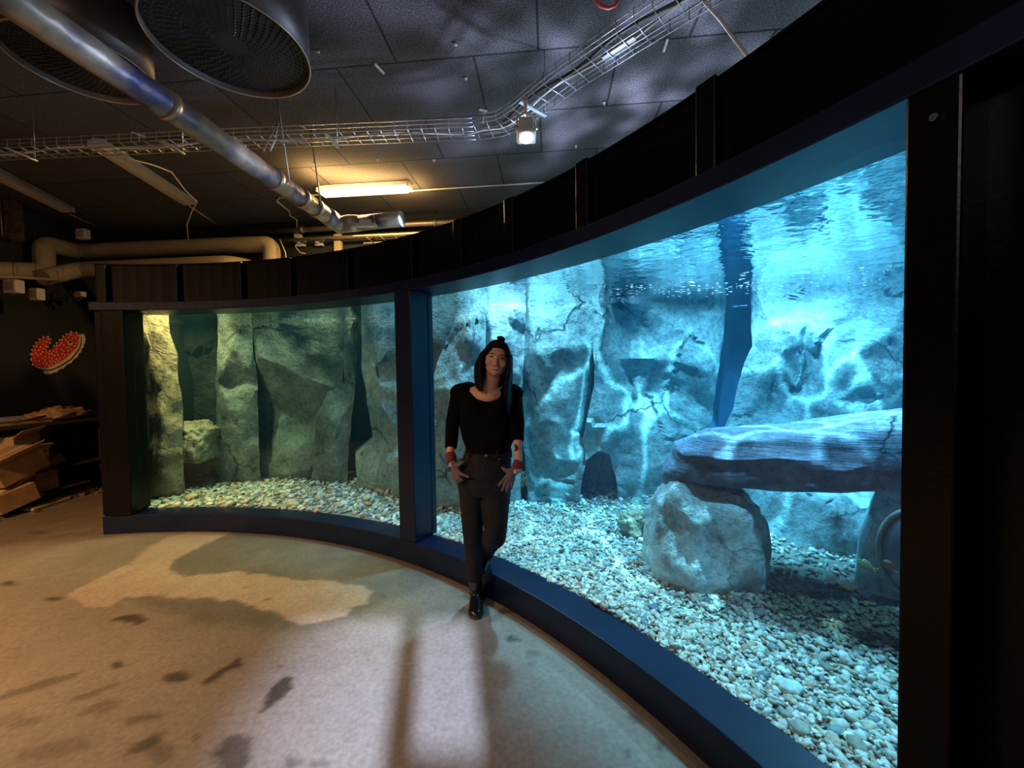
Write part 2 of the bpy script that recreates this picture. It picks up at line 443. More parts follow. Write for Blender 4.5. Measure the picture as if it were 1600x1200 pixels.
# ---------------------------------------------------------------- mesh helpers
class MB:
    def __init__(s):
        s.v = []; s.f = []; s.mi = []; s.sm = []

    def add(s, vs_, fs, smooth=False, mi=0):
        k = len(s.v)
        s.v += [tuple(v) for v in vs_]
        for f in fs:
            s.f.append(tuple(i + k for i in f)); s.mi.append(mi); s.sm.append(smooth)

    def box(s, c, size, rot=0.0, mi=0, mat=None):
        c = Vector(c); hx, hy, hz = size[0] / 2, size[1] / 2, size[2] / 2
        q = mat.to_3x3() if mat is not None else Matrix.Rotation(rot, 3, 'Z')
        vs_ = [c + q @ Vector((x * hx, y * hy, z * hz)) for x in (-1, 1) for y in (-1, 1) for z in (-1, 1)]
        s.add(vs_, [(0, 1, 3, 2), (4, 6, 7, 5), (0, 4, 5, 1), (2, 3, 7, 6), (0, 2, 6, 4), (1, 5, 7, 3)], False, mi)

    def tube(s, pts, r, seg=10, caps=True, mi=0, smooth=True):
        pts = [Vector(p) for p in pts]
        n = len(pts)
        rs = r if isinstance(r, (list, tuple)) else [r] * n
        tang = []
        for i in range(n):
            a = pts[max(i - 1, 0)]; b = pts[min(i + 1, n - 1)]
            t = (b - a)
            tang.append(t.normalized() if t.length > 1e-9 else Vector((0, 0, 1)))
        ref = Vector((0, 0, 1)) if abs(tang[0].z) < 0.9 else Vector((1, 0, 0))
        nn = tang[0].cross(ref).normalized()
        vs_ = []
        for i in range(n):
            nn = (nn - tang[i] * nn.dot(tang[i]))
            nn = nn.normalized() if nn.length > 1e-6 else tang[i].orthogonal().normalized()
            bb = tang[i].cross(nn)
            for k in range(seg):
                a = 2 * PI * k / seg
                vs_.append(pts[i] + (nn * math.cos(a) + bb * math.sin(a)) * rs[i])
        fs = [(i * seg + k, i * seg + (k + 1) % seg, (i + 1) * seg + (k + 1) % seg, (i + 1) * seg + k) for i in range(n - 1) for k in range(seg)]
        s.add(vs_, fs, smooth, mi)
        if caps:
            k0 = len(s.v) - n * seg
            s.f.append(tuple(k0 + k for k in reversed(range(seg)))); s.mi.append(mi); s.sm.append(False)
            s.f.append(tuple(k0 + (n - 1) * seg + k for k in range(seg))); s.mi.append(mi); s.sm.append(False)

    def capsule(s, a, b, ra, rb, seg=14, mi=0):
        """tapered rod with round ends"""
        a = Vector(a); b = Vector(b); d = (b - a).normalized(); kk = getattr(s, 'cap_k', 1)
        pts = []; rs = []
        for t in (0.02, 0.3, 0.6, 0.85):
            pts.append(a - d * ra * math.cos(t * PI / 2)); rs.append(ra * math.sin(t * PI / 2))
        pts += [a, b]; rs += [ra, rb]
        for t in (0.85, 0.6, 0.3, 0.02):
            pts.append(b + d * rb * math.cos(t * PI / 2)); rs.append(rb * math.sin(t * PI / 2))
        s.tube(pts, rs, seg, True, mi)

    def loft(s, rings, seg=24, mi=0, smooth=True):
        """rings: (centre, rx, ry, rotz) horizontal ellipses, or (centre, rx, ry, axisX, axisY)"""
        vs_ = []
        for q in rings:
            c = Vector(q[0])
            if len(q) == 4:
                ax = Vector((math.cos(q[3]), math.sin(q[3]), 0)); ay = Vector((-math.sin(q[3]), math.cos(q[3]), 0))
            else:
                ax, ay = q[3], q[4]
            for k in range(seg):
                a = 2 * PI * k / seg
                vs_.append(c + ax * (q[1] * math.cos(a)) + ay * (q[2] * math.sin(a)))
        n = len(rings)
        fs = [(i * seg + k, i * seg + (k + 1) % seg, (i + 1) * seg + (k + 1) % seg, (i + 1) * seg + k) for i in range(n - 1) for k in range(seg)]
        fs.append(tuple(reversed(range(seg)))); fs.append(tuple((n - 1) * seg + k for k in range(seg)))
        s.add(vs_, fs, smooth, mi)

    def ellipsoid(s, c, r, mat=None, nu=20, nv=12, mi=0):
        c = Vector(c); q = mat or Matrix.Identity(3)
        vs_ = [c + q @ Vector((0, 0, r[2]))]
        for j in range(1, nv):
            p = PI * j / nv
            for i in range(nu):
                a = 2 * PI * i / nu
                vs_.append(c + q @ Vector((r[0] * math.sin(p) * math.cos(a), r[1] * math.sin(p) * math.sin(a), r[2] * math.cos(p))))
        vs_.append(c + q @ Vector((0, 0, -r[2])))
        fs = [(0, 1 + i, 1 + (i + 1) % nu) for i in range(nu)]
        for j in range(nv - 2):
            for i in range(nu):
                fs.append((1 + j * nu + i, 1 + (j + 1) * nu + i, 1 + (j + 1) * nu + (i + 1) % nu, 1 + j * nu + (i + 1) % nu))
        L = len(vs_) - 1; b = 1 + (nv - 2) * nu
        fs += [(b + i, L, b + (i + 1) % nu) for i in range(nu)]
        s.add(vs_, fs, True, mi)

    def arc(s, r0, r1, z0, z1, t0, t1, n=40, mi=0):
        """closed block following the tank curve"""
        vs_ = []
        for i in range(n + 1):
            t = t0 + (t1 - t0) * i / n
            vs_ += [pol(r0, t, z0), pol(r1, t, z0), pol(r1, t, z1), pol(r0, t, z1)]
        fs = []
        for i in range(n):
            a = i * 4; b = a + 4
            for k in range(4):
                fs.append((a + k, a + (k + 1) % 4, b + (k + 1) % 4, b + k))
        fs.append((3, 2, 1, 0)); fs.append(tuple(n * 4 + k for k in range(4)))
        s.add(vs_, fs, False, mi)

    def mesh(s, name, mats):
        me = bpy.data.meshes.new(name)
        me.from_pydata(s.v, [], s.f)
        for mt in (mats if isinstance(mats, (list, tuple)) else [mats]):
            me.materials.append(mt)
        me.polygons.foreach_set('material_index', s.mi)
        me.polygons.foreach_set('use_smooth', s.sm)
        me.update()
        return me

    def obj(s, name, mats, parent=None, bevel=0.0, normals=True):
        me = s.mesh(name, mats)
        if normals:
            bm = bmesh.new(); bm.from_mesh(me)
            bmesh.ops.recalc_face_normals(bm, faces=bm.faces)
            bm.to_mesh(me); bm.free()
        o = bpy.data.objects.new(name, me); COL.objects.link(o)
        if parent is not None:
            o.parent = parent
            o.matrix_parent_inverse = Matrix.Translation(parent.location).inverted() if parent.type == 'EMPTY' and parent.rotation_euler.z == 0 and parent.parent is None else Matrix.Identity(4)
        if bevel:
            md = o.modifiers.new('bevel', 'BEVEL'); md.width = bevel; md.segments = 2; md.limit_method = 'ANGLE'
        return o


def thing(name, label, cat, loc=(0, 0, 0), group=None):
    o = bpy.data.objects.new(name, None); COL.objects.link(o)
    o.location = loc; o.empty_display_size = 0.1
    return tag(o, label, cat, group)


def tag(o, label, cat, group=None, kind=None):
    o['label'] = label; o['category'] = cat
    if group: o['group'] = group
    if kind: o['kind'] = kind
    return o


def struct(o, label=None):
    o['kind'] = 'structure'
    if label: o['label'] = label
    return o


def lbl(o, text):
    o['label'] = text
    return o


def remesh(o, voxel, smooth_it=6, factor=0.5):
    """fuse overlapping volumes of one mesh into one skin"""
    md = o.modifiers.new('r', 'REMESH'); md.mode = 'VOXEL'; md.voxel_size = voxel; md.use_smooth_shade = True
    if smooth_it:
        m2 = o.modifiers.new('s', 'SMOOTH'); m2.iterations = smooth_it; m2.factor = factor
    dg = bpy.context.evaluated_depsgraph_get(); dg.update()
    me = bpy.data.meshes.new_from_object(o.evaluated_get(dg))
    o.modifiers.clear()
    old = o.data; mats = [x for x in old.materials]
    o.data = me
    me.materials.clear()
    for x in mats: me.materials.append(x)
    for p in me.polygons: p.use_smooth = True
    return o

# ================================================================ the room
UL, URR, VB, VF = -6.65, 5.0, 5.5, -3.5


def quad_wall(name, a, b, z0, z1, mat, holes=None, th=0.15):
    """wall slab from a to b (xy), 0.15 thick, with optional openings (s0,s1,z0,z1) along it"""
    a = Vector(a); b = Vector(b); L = (b - a).length; d = (b - a).normalized(); nrm = Vector((-d.y, d.x, 0))
    mb = MB()
    def blk(s0, s1, q0, q1):
        c = a + d * ((s0 + s1) / 2) + nrm * (th / 2); c.z = (q0 + q1) / 2
        mb.box(c, (s1 - s0, th, q1 - q0), math.atan2(d.y, d.x))
    if not holes:
        blk(0, L, z0, z1)
    else:
        s = 0
        for (h0, h1, g0, g1) in holes:
            blk(s, h0, z0, z1); blk(h0, h1, z0, g0); blk(h0, h1, g1, z1); s = h1
        blk(s, L, z0, z1)
    return struct(mb.obj(name, mat))


# ---- floor with its stains
def lin(a, b, step): return list(np.arange(a, b - 1e-6, step))
xs = np.array(lin(-8.5, -5.6, 0.3) + lin(-5.6, -3.0, 0.04) + lin(-3.0, 1.15, 0.016) + lin(1.15, 6.5, 0.3) + [6.5])
ys = np.array(lin(-4.2, 1.1, 0.3) + lin(1.1, 4.3, 0.016) + lin(4.3, 7.0, 0.15) + [7.0])
GX, GY = np.meshgrid(xs, ys)


def vnoise(X, Y, s, seed=0, oct_=4):
    """value noise, vectorised"""
    out = np.zeros_like(X); amp = 1; tot = 0
    for o_ in range(oct_):
        r_ = np.random.default_rng(seed * 31 + o_)
        T = r_.random((256, 256))
        x = X * s * 2 ** o_ + 57.3 + 1000; y = Y * s * 2 ** o_ + 91.7 + 1000
        xi = np.floor(x).astype(int); yi = np.floor(y).astype(int); fx = x - xi; fy = y - yi
        fx = fx * fx * (3 - 2 * fx); fy = fy * fy * (3 - 2 * fy)
        a = T[xi % 256, yi % 256]; b = T[(xi + 1) % 256, yi % 256]; c = T[xi % 256, (yi + 1) % 256]; d = T[(xi + 1) % 256, (yi + 1) % 256]
        out += amp * ((a * (1 - fx) + b * fx) * (1 - fy) + (c * (1 - fx) + d * fx) * fy); tot += amp; amp *= 0.5
    return out / tot


WX = GX + (vnoise(GX, GY, 6, 1) - 0.5) * 0.10 + (vnoise(GX, GY, 30, 2) - 0.5) * 0.03
WY = GY + (vnoise(GX, GY, 6, 3) - 0.5) * 0.10 + (vnoise(GX, GY, 30, 4) - 0.5) * 0.03


def polymask(pxs, soft=0.012):
    """soft mask of a floor patch whose corners are given as photo positions"""
    P = [PZ(x, y, 0) for x, y in pxs]
    P = [(p.x, p.y) for p in P]
    n = len(P)
    inside = np.zeros(WX.shape, bool); dist = np.full(WX.shape, 9.0)
    for i in range(n):
        x0, y0 = P[i]; x1, y1 = P[(i + 1) % n]
        cond = ((y0 > WY) != (y1 > WY))
        with np.errstate(divide='ignore', invalid='ignore'):
            xx = (x1 - x0) * (WY - y0) / (y1 - y0 + 1e-12) + x0
        inside ^= cond & (WX < xx)
        dx, dy = x1 - x0, y1 - y0; L2 = dx * dx + dy * dy + 1e-12
        t = np.clip(((WX - x0) * dx + (WY - y0) * dy) / L2, 0, 1)
        dist = np.minimum(dist, np.hypot(WX - x0 - t * dx, WY - y0 - t * dy))
    sd = np.where(inside, dist, -dist)
    return np.clip(sd / soft * 0.5 + 0.5, 0, 1)


base = np.zeros(GX.shape + (3,)); base[:] = (0.27, 0.235, 0.20)
nbig = vnoise(GX, GY, 1.1, 9)[..., None]; nfine = vnoise(GX, GY, 18, 10)[..., None]
base *= (0.78 + 0.45 * nbig) * (0.88 + 0.24 * nfine)


def blend(mask, colr, k=1.0):
    global base
    mk = (mask * k)[..., None]
    c = np.array(colr)[None, None, :] * (0.85 + 0.3 * nfine)
    base = base * (1 - mk) + c * mk


GREY = (0.15, 0.148, 0.13)
blend(polymask([(110, 880), (320, 826), (680, 880), (730, 925), (700, 970), (420, 1010), (200, 1010), (100, 960)], 0.35), (0.19, 0.17, 0.14), 0.7)
blend(polymask([(258, 884), (365, 828), (500, 838), (620, 862), (690, 893), (640, 930), (560, 945), (520, 925), (430, 905), (290, 905)], 0.05), GREY, 0.9)
blend(polymask([(190, 930), (365, 936), (440, 958), (560, 945), (600, 935), (560, 968), (470, 985), (400, 985), (300, 970)], 0.05), (0.14, 0.128, 0.105), 0.9)
DRY = [(250, 845), (302, 826), (366, 828), (325, 850), (272, 876), (264, 888), (285, 903), (330, 898), (370, 893), (450, 905), (570, 914),
       (582, 925), (577, 941), (545, 952), (532, 968), (475, 975), (435, 962), (395, 950), (360, 938), (250, 932), (195, 934),
       (165, 951), (140, 948), (106, 930), (150, 905), (200, 880)]
blend(polymask(DRY, 0.01), (0.40, 0.33, 0.265), 0.95)
blend(polymask([(485, 1050), (520, 1030), (620, 975), (760, 940), (900, 1040), (1010, 1200), (420, 1200), (430, 1120)], 0.3), (0.29, 0.27, 0.265), 0.5)
DK = (0.055, 0.042, 0.032)


def blob(cx, cy, rx, ry, ang=0.0, k=0.9, colr=DK, n=12, seed=1, soft=0.012):
    r_ = random.Random(seed * 77 + cx)
    pts = []
    for i in range(n):
        a = 2 * PI * i / n; q = 0.8 + 0.4 * r_.random()
        x, y = rx * math.cos(a) * q, ry * math.sin(a) * q
        pts.append((cx + x * math.cos(ang) - y * math.sin(ang), cy + x * math.sin(ang) + y * math.cos(ang)))
    blend(polymask(pts, soft), colr, k)


for b_ in ((12, 913, 15, 4), (82, 936, 15, 4, -0.1), (202, 970, 23, 7, -0.05), (60, 833, 12, 3, 0, 0.6), (187, 1040, 10, 5, -0.2), (275, 1055, 22, 9, -0.2),
           (345, 1051, 46, 6, -0.42), (377, 1033, 9, 7), (432, 1085, 32, 13, -0.75, 0.95), (412, 1112, 14, 4, -0.5), (365, 1180, 30, 26, -0.2, 0.75),
           (335, 1178, 12, 14, 0, 0.4), (226, 1164, 30, 8, -0.5, 0.7), (240, 1180, 16, 20, -0.4, 0.5), (303, 1152, 10, 4, -0.9, 0.7), (60, 1072, 66, 9, -0.28, 0.45), (148, 1082, 42, 5, -0.3, 0.45),
           (150, 1108, 42, 9, -0.3, 0.4), (222, 1122, 28, 8, -0.1, 0.5), (30, 1125, 45, 10, -0.15, 0.3), (95, 1170, 60, 12, -0.1, 0.3), (455, 1192, 14, 10, 0, 0.6),
           (500, 1195, 20, 8, 0, 0.5), (800, 996, 12, 5, 0.1, 0.9), (728, 933, 9, 4, 0, 0.7), (791, 957, 14, 5, 0.3, 0.9), (773, 965, 14, 6, 0, 0.45), (828, 1021, 9, 6, 0, 0.5), (826, 1034, 3, 2),
           (990, 1124, 12, 6, 0.3, 0.6), (1036, 1163, 8, 9, 0.3, 0.8), (987, 1176, 4, 4, 0, 0.8), (437, 1040, 3, 2), (378, 1115, 2.5, 2), (370, 1133, 2.5, 2), (604, 929, 3, 1.5), (720, 955, 12, 5, 0, 0.5),
           (392, 916, 6, 1.5), (415, 938, 9, 2, -0.2, 0.5)):
    b_ = tuple(b_) + (0.0, 0.85)[len(b_) - 4:] if len(b_) < 6 else b_
    blob(b_[0], b_[1], b_[2], b_[3], b_[4], b_[5], seed=int(b_[0]))
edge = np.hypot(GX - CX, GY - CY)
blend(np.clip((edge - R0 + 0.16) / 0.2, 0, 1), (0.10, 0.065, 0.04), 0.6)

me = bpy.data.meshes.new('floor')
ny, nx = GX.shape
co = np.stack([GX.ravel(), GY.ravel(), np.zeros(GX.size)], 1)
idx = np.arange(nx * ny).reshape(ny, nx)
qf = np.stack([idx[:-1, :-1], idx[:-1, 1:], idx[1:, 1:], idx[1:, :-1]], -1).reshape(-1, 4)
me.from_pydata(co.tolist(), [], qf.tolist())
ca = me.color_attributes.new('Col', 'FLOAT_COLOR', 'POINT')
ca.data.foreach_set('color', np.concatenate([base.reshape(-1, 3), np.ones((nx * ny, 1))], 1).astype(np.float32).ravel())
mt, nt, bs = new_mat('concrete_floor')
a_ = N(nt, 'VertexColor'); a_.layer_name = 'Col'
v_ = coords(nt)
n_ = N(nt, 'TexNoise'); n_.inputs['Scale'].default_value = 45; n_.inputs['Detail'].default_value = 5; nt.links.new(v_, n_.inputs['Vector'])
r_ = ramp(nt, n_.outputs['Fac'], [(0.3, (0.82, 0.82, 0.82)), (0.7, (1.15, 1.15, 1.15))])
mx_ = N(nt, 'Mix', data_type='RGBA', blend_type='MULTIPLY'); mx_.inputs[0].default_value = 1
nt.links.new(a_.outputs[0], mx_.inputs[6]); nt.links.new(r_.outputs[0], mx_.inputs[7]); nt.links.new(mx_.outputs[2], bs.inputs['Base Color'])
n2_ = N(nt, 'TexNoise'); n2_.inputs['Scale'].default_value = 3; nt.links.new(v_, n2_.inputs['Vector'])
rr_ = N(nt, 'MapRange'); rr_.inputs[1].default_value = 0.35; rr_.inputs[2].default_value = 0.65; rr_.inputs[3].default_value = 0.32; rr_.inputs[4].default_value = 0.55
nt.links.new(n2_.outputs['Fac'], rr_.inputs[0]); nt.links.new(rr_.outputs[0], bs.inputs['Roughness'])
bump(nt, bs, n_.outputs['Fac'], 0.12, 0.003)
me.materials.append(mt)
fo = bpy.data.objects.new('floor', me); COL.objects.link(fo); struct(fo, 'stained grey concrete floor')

# ---- ceiling of acoustic boards
mt, nt, bs = new_mat('ceiling_boards')
v_ = coords(nt, (1, 1, 1))
bk = N(nt, 'TexBrick'); bk.offset = 0.45; bk.inputs['Scale'].default_value = 1.0
bk.inputs['Brick Width'].default_value = 1.0; bk.inputs['Row Height'].default_value = 0.64; bk.inputs['Mortar Size'].default_value = 0.008
bk.inputs['Color1'].default_value = (0.072, 0.063, 0.063, 1); bk.inputs['Color2'].default_value = (0.054, 0.048, 0.050, 1); bk.inputs['Mortar'].default_value = (0.004, 0.004, 0.004, 1)
nt.links.new(v_, bk.inputs['Vector'])
n_ = N(nt, 'TexNoise'); n_.inputs['Scale'].default_value = 90; n_.inputs['Detail'].default_value = 3; nt.links.new(v_, n_.inputs['Vector'])
r_ = ramp(nt, n_.outputs['Fac'], [(0.35, (0.45, 0.45, 0.45)), (0.65, (1.5, 1.5, 1.5))])
mx_ = N(nt, 'Mix', data_type='RGBA', blend_type='MULTIPLY'); mx_.inputs[0].default_value = 1
nt.links.new(bk.outputs['Color'], mx_.inputs[6]); nt.links.new(r_.outputs[0], mx_.inputs[7]); nt.links.new(mx_.outputs[2], bs.inputs['Base Color'])
bs.inputs['Roughness'].default_value = 0.9
mh = N(nt, 'Math', operation='MULTIPLY_ADD'); mh.inputs[1].default_value = -2.0
nt.links.new(bk.outputs['Fac'], mh.inputs[0]); nt.links.new(n_.outputs['Fac'], mh.inputs[2])
bump(nt, bs, mh.outputs[0], 0.7, 0.01)
o0 = PZ(620, 98, CEIL); u0, v0 = toRF(o0)
uc, vc = u0 - 1.0 * round(u0), v0 - 0.64 * round(v0 / 0.64); cc = RF(uc, vc)
mb = MB(); mb.box(((UL + URR) / 2 - uc, 1.0 - vc, 0.05), (URR - UL + .3, 9.3, 0.1))
co_ = mb.obj('ceiling', mt); co_.rotation_euler = (0, 0, BA)
co_.location = (cc.x, cc.y, CEIL)
struct(co_, 'dark ceiling of acoustic boards')

quad_wall('wall_left', RF(UL, VF), RF(UL, VB), 0, CEIL, M['wall']).name = 'wall_left'
quad_wall('wall_back', RF(UL, VB), RF(URR, VB), 0, CEIL, M['wall'])
quad_wall('wall_right', RF(URR, VB), RF(URR, VF), 0, CEIL, M['wall'])
# wall behind the camera, with made-up openings that shape the light patches
fa, fb = RF(URR, VF), RF(UL, VF)
dfn = (fb - fa).normalized()


def front_hit(fl):
    """where the ray from the daylight to a floor point crosses the wall behind the camera: (s, z)"""
    n_f = E2; k = (VF - PATCHP.dot(E2)) / ((fl - PATCHP).dot(E2))
    p = PATCHP + (fl - PATCHP) * k
    return (p - fa).dot(dfn), p.z


# patches of light on the floor: corners in the photo
qa = [front_hit(PZ(x, y, 0)) for x, y in ((654, 968), (748, 958), (741, 1172), (651, 1188))]
qb = [front_hit(PZ(x, y, 0)) for x, y in ((200, 990), (626, 970), (606, 1210), (100, 1210))]
ha = (min((qa[1][0] + qa[2][0]) / 2, (qa[0][0] + qa[3][0]) / 2), max((qa[1][0] + qa[2][0]) / 2, (qa[0][0] + qa[3][0]) / 2), (qa[2][1] + qa[3][1]) / 2, (qa[0][1] + qa[1][1]) / 2)
hb_s = sorted([(qb[0][0] + qb[3][0]) / 2, (qb[1][0] + qb[2][0]) / 2])
hb = (hb_s[0], hb_s[1], ha[2] - 0.05, ha[3])
print('daylight opening', ha, hb, 'seg order')
# openings in order along the wall
hs_ = sorted([ha, hb])
quad_wall('wall_front', fa, fb, 0, CEIL, M['wall'], [(h[0], h[1], min(h[2], h[3]), max(h[2], h[3])) for h in hs_], th=0.02)

# ================================================================ the tank front
AQ = thing('aquarium_front', 'long curved black aquarium front with two tall windows, spanning the room', 'aquarium', (0, 0, 0))
tl, tr = th_at(150), math.radians(-34)
TWL0, TWL1 = th_at(222, R0 + 0.19), th_at(618.5)      # left window edges
TWR0, TWR1 = th_at(643), th_at(1408)       # right window edges
TP = th_at(1496)
mb = MB(); mb.arc(R0 + 0.11, R0 + 0.2, SHO - 0.01, HTOP, tl + 0.012, tr, 90); mb.arc(R0 + 0.10, R0 + 0.21, HTOP - 0.012, HTOP + 0.004, tl + 0.012, tr, 90)
mb.obj('fascia', M['black'], AQ, bevel=0.004)
mb = MB(); mb.arc(R0, R0 + 0.3, WTOP, SHO, tl + 0.008, tr, 110); mb.obj('top_rail', M['navy'], AQ, bevel=0.006)
mb = MB(); mb.arc(R0, R0 + 0.199, 0, SILL, tl, tr, 110); mb.obj('sill', M['navy'], AQ, bevel=0.006)
mb = MB(); mb.arc(R0 + 0.002, R0 + 0.24, SILL, WTOP, TWL1, TWR0, 3); mb.obj('mullion', M['navy'], AQ, bevel=0.006)
mb = MB(); mb.arc(R0 + 0.002, R0 + 0.24, SILL, WTOP, TWR1, TP, 3); mb.obj('end_post', M['black'], AQ, bevel=0.006)
mb = MB(); mb.arc(R0 + 0.03, R0 + 0.24, SILL, WTOP, tl + 0.004, TWL0, 5)
mb.arc(R0 - 0.012, R0 + 0.1, SILL, WTOP, th_at(163), th_at(198), 2); mb.obj('corner_post', M['black'], AQ, bevel=0.008)
mb = MB(); mb.arc(R0 + 0.11, R0 + 0.24, SILL, WTOP, TP, tr, 20); mb.obj('blank_panel', M['black'], AQ)
for px in (165, 277, 377, 454, 543, 643, 719, 799, 912, 1103):
    t = th_at(px, R0 + 0.06)
    mb = MB(); mb.arc(R0 + 0.055, R0 + 0.115, SHO + 0.005, HTOP - 0.014, t + 0.009, t - 0.009, 1)
    mb.obj('rib', M['black'], AQ, bevel=0.006)
for (t0, t1) in ((TWL0, TWL1), (TWR0, TWR1)):
    mb = MB(); mb.arc(R0 + 0.175, R0 + 0.195, SILL - 0.005, WTOP + 0.005, t0, t1, 60); g = mb.obj('window_pane', M['glass'], AQ)
    lbl(g, 'clear curved glass pane')
mb = MB()
for (px, pz) in ((1455, 214),):
    p = PY(px, pz, 1.0)
    t = th_at(px); q = pol(R0 - 0.003, t, 2.02)
    mb.tube([q, q + (Vector((CX, CY, q.z)) - q).normalized() * 0.006], 0.008, 8)
mb.obj('bolt', M['metal'], AQ)


# ---- tank shell and water
def rout(t):
    d = math.degrees(t)
    pts = [(-40, 7.9), (0, 7.95), (30, 7.9), (45, 7.4), (60, 6.75), (75, 6.2), (90, 5.95), (110, 5.85)]
    for (a, ra), (b, rb) in zip(pts, pts[1:]):
        if d <= b:
            k = (d - a) / (b - a); return ra + (rb - ra) * k
    return pts[-1][1]


def ring_strip(r0f, r1f, z0, z1, t0, t1, n, caps=True):
    mb = MB(); vs_ = []
    for i in range(n + 1):
        t = t0 + (t1 - t0) * i / n
        vs_ += [pol(r0f(t), t, z0), pol(r1f(t), t, z0), pol(r1f(t), t, z1), pol(r0f(t), t, z1)]
    fs = []; mi = []
    for i in range(n):
        a = i * 4; b = a + 4
        for k in range(4):
            fs.append((a + k, a + (k + 1) % 4, b + (k + 1) % 4, b + k)); mi.append(k)
    fs.append((3, 2, 1, 0)); mi.append(0); fs.append(tuple(n * 4 + k for k in range(4))); mi.append(0)
    mb.v = [tuple(v) for v in vs_]; mb.f = fs; mb.mi = mi; mb.sm = [False] * len(fs)
    return mb


t_end = math.radians(-12)
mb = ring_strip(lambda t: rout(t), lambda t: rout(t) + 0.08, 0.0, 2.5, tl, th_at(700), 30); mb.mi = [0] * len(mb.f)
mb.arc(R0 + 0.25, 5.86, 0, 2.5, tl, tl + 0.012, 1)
mb.obj('tank_shell', M['liner_shade'], AQ)
mb = ring_strip(lambda t: rout(t), lambda t: rout(t) + 0.08, 0.0, 2.5, th_at(700), t_end, 40); mb.mi = [0] * len(mb.f)
mb.arc(R0 + 0.25, 7.9, 0, 2.5, t_end, t_end - 0.012, 1)
mb.obj('tank_shell', M['liner'], AQ)

WT0, WT1 = tl - 0.004, t_end + 0.004
mb = ring_strip(lambda t: R0 + 0.2, lambda t: rout(t) - 0.01, 0.02, WATER, WT0, WT1, 60)
mb.mi = [1 if k == 2 else 0 for k in mb.mi]
wo = mb.obj('tank_water', [M['waterbody'], M['watertop']])
tag(wo, 'clear blue water filling the aquarium behind the curved windows', 'water', kind='stuff')

# ================================================================ gravel
PAL = [(0.62, 0.62, 0.56), (0.50, 0.50, 0.44), (0.38, 0.36, 0.30), (0.72, 0.72, 0.68), (0.26, 0.30, 0.32), (0.44, 0.30, 0.22), (0.20, 0.26, 0.30), (0.55, 0.48, 0.36), (0.80, 0.78, 0.70)]
PALW = np.array([0.22, 0.2, 0.12, 0.16, 0.07, 0.05, 0.04, 0.08, 0.06]); PALW /= PALW.sum()


def sediment(x, y):
    """brown silt lying behind the stone table"""
    p0, p1 = SED0, SED1
    d = p1 - p0; t = max(0, min(1.0, ((x - p0.x) * d.x + (y - p0.y) * d.y) / d.length_squared))
    qx, qy = p0.x + d.x * t, p0.y + d.y * t
    dd = math.hypot(x - qx, y - qy) + 0.12 * (noise.noise(Vector((x * 4, y * 4, 0))))
    return max(0, min(1, 1.6 - dd / 0.28))


SED0, SED1 = PZ(1215, 912, 0.2), PZ(1420, 985, 0.2)


def gz(x, y):
    r = math.hypot(x - CX, y - CY)
    return 0.168 + 0.035 * noise.noise(Vector((x * 0.9, y * 0.9, 3.1))) + 0.02 * max(0, r - 4.9)


def ico(sub):
    bm = bmesh.new(); bmesh.ops.create_icosphere(bm, subdivisions=sub, radius=1)
    v = np.array([x.co for x in bm.verts]); f = np.array([[q.index for q in p.verts] for p in bm.faces]); bm.free()
    return v, f


gv, gf = ico(2)      # 42 verts, 80 faces


def pebble_field(n, smin, smax, seed, region):
    r_ = np.random.default_rng(seed); V = []; F = []; C = []
    k = 0; cnt = 0; lump = r_.normal(0, 0.10, (24, len(gv)))
    while cnt < n:
        x, y = region(r_)
        s = smin + (smax - smin) * r_.random() ** 2.2
        sc = np.array([s, s * r_.uniform(0.6, 0.95), s * r_.uniform(0.32, 0.6)])
        v = gv * (1 + lump[r_.integers(24)])[:, None] * sc
        a, b, c = r_.uniform(0, 6.28), r_.normal(0, 0.45), r_.normal(0, 0.45)
        Rm = np.array(Matrix.Rotation(a, 3, 'Z') @ Matrix.Rotation(b, 3, 'X') @ Matrix.Rotation(c, 3, 'Y'))
        v = v @ Rm.T + np.array([x, y, gz(x, y) + r_.uniform(-0.3, 0.7) * s * 0.5])
        V.append(v); F.append(gf + k); k += len(gv)
        colr = np.array(PAL[r_.choice(len(PAL), p=PALW)]) * r_.uniform(0.75, 1.15)
        sdm = sediment(x, y)
        colr = colr * (1 - sdm * 0.93) + np.array((0.10, 0.062, 0.026)) * sdm * 0.93
        C.append(np.tile(np.append(colr, 1), (len(gv), 1)))
        cnt += 1
    return np.concatenate(V), np.concatenate(F), np.concatenate(C)


def fast_mesh(name, V, F, C, mat, smooth=True):
    me = bpy.data.meshes.new(name)
    me.vertices.add(len(V)); me.vertices.foreach_set('co', V.astype(np.float32).ravel())
    me.loops.add(F.size); me.loops.foreach_set('vertex_index', F.astype(np.int32).ravel())
    me.polygons.add(len(F)); me.polygons.foreach_set('loop_start', np.arange(0, F.size, 3, dtype=np.int32))
    me.polygons.foreach_set('use_smooth', np.full(len(F), smooth))
    me.update(calc_edges=True)
    ca = me.color_attributes.new('Col', 'FLOAT_COLOR', 'POINT')
    ca.data.foreach_set('color', C.astype(np.float32).ravel())
    me.materials.append(mat)
    return me


def reg_near(r_):        # right bay, by the glass
    while True:
        t = r_.uniform(TWR1 - 0.08, TWR0 + 0.1); q = R0 + 0.2 + abs(r_.normal(0, 0.55))
        if q < R0 + 1.5:
            p = pol(q, t); return p.x, p.y


def reg_far(r_):
    while True:
        t = r_.uniform(TWR1 - 0.15, TWR0 + 0.1); q = r_.uniform(R0 + 0.2, rout(t) - 0.1)
        p = pol(q, t); return p.x, p.y


def reg_left(r_):
    t = r_.uniform(TWR0, TWL0 + 0.02); q = r_.uniform(R0 + 0.2, rout(t) - 0.15)
    p = pol(q, t); return p.x, p.y


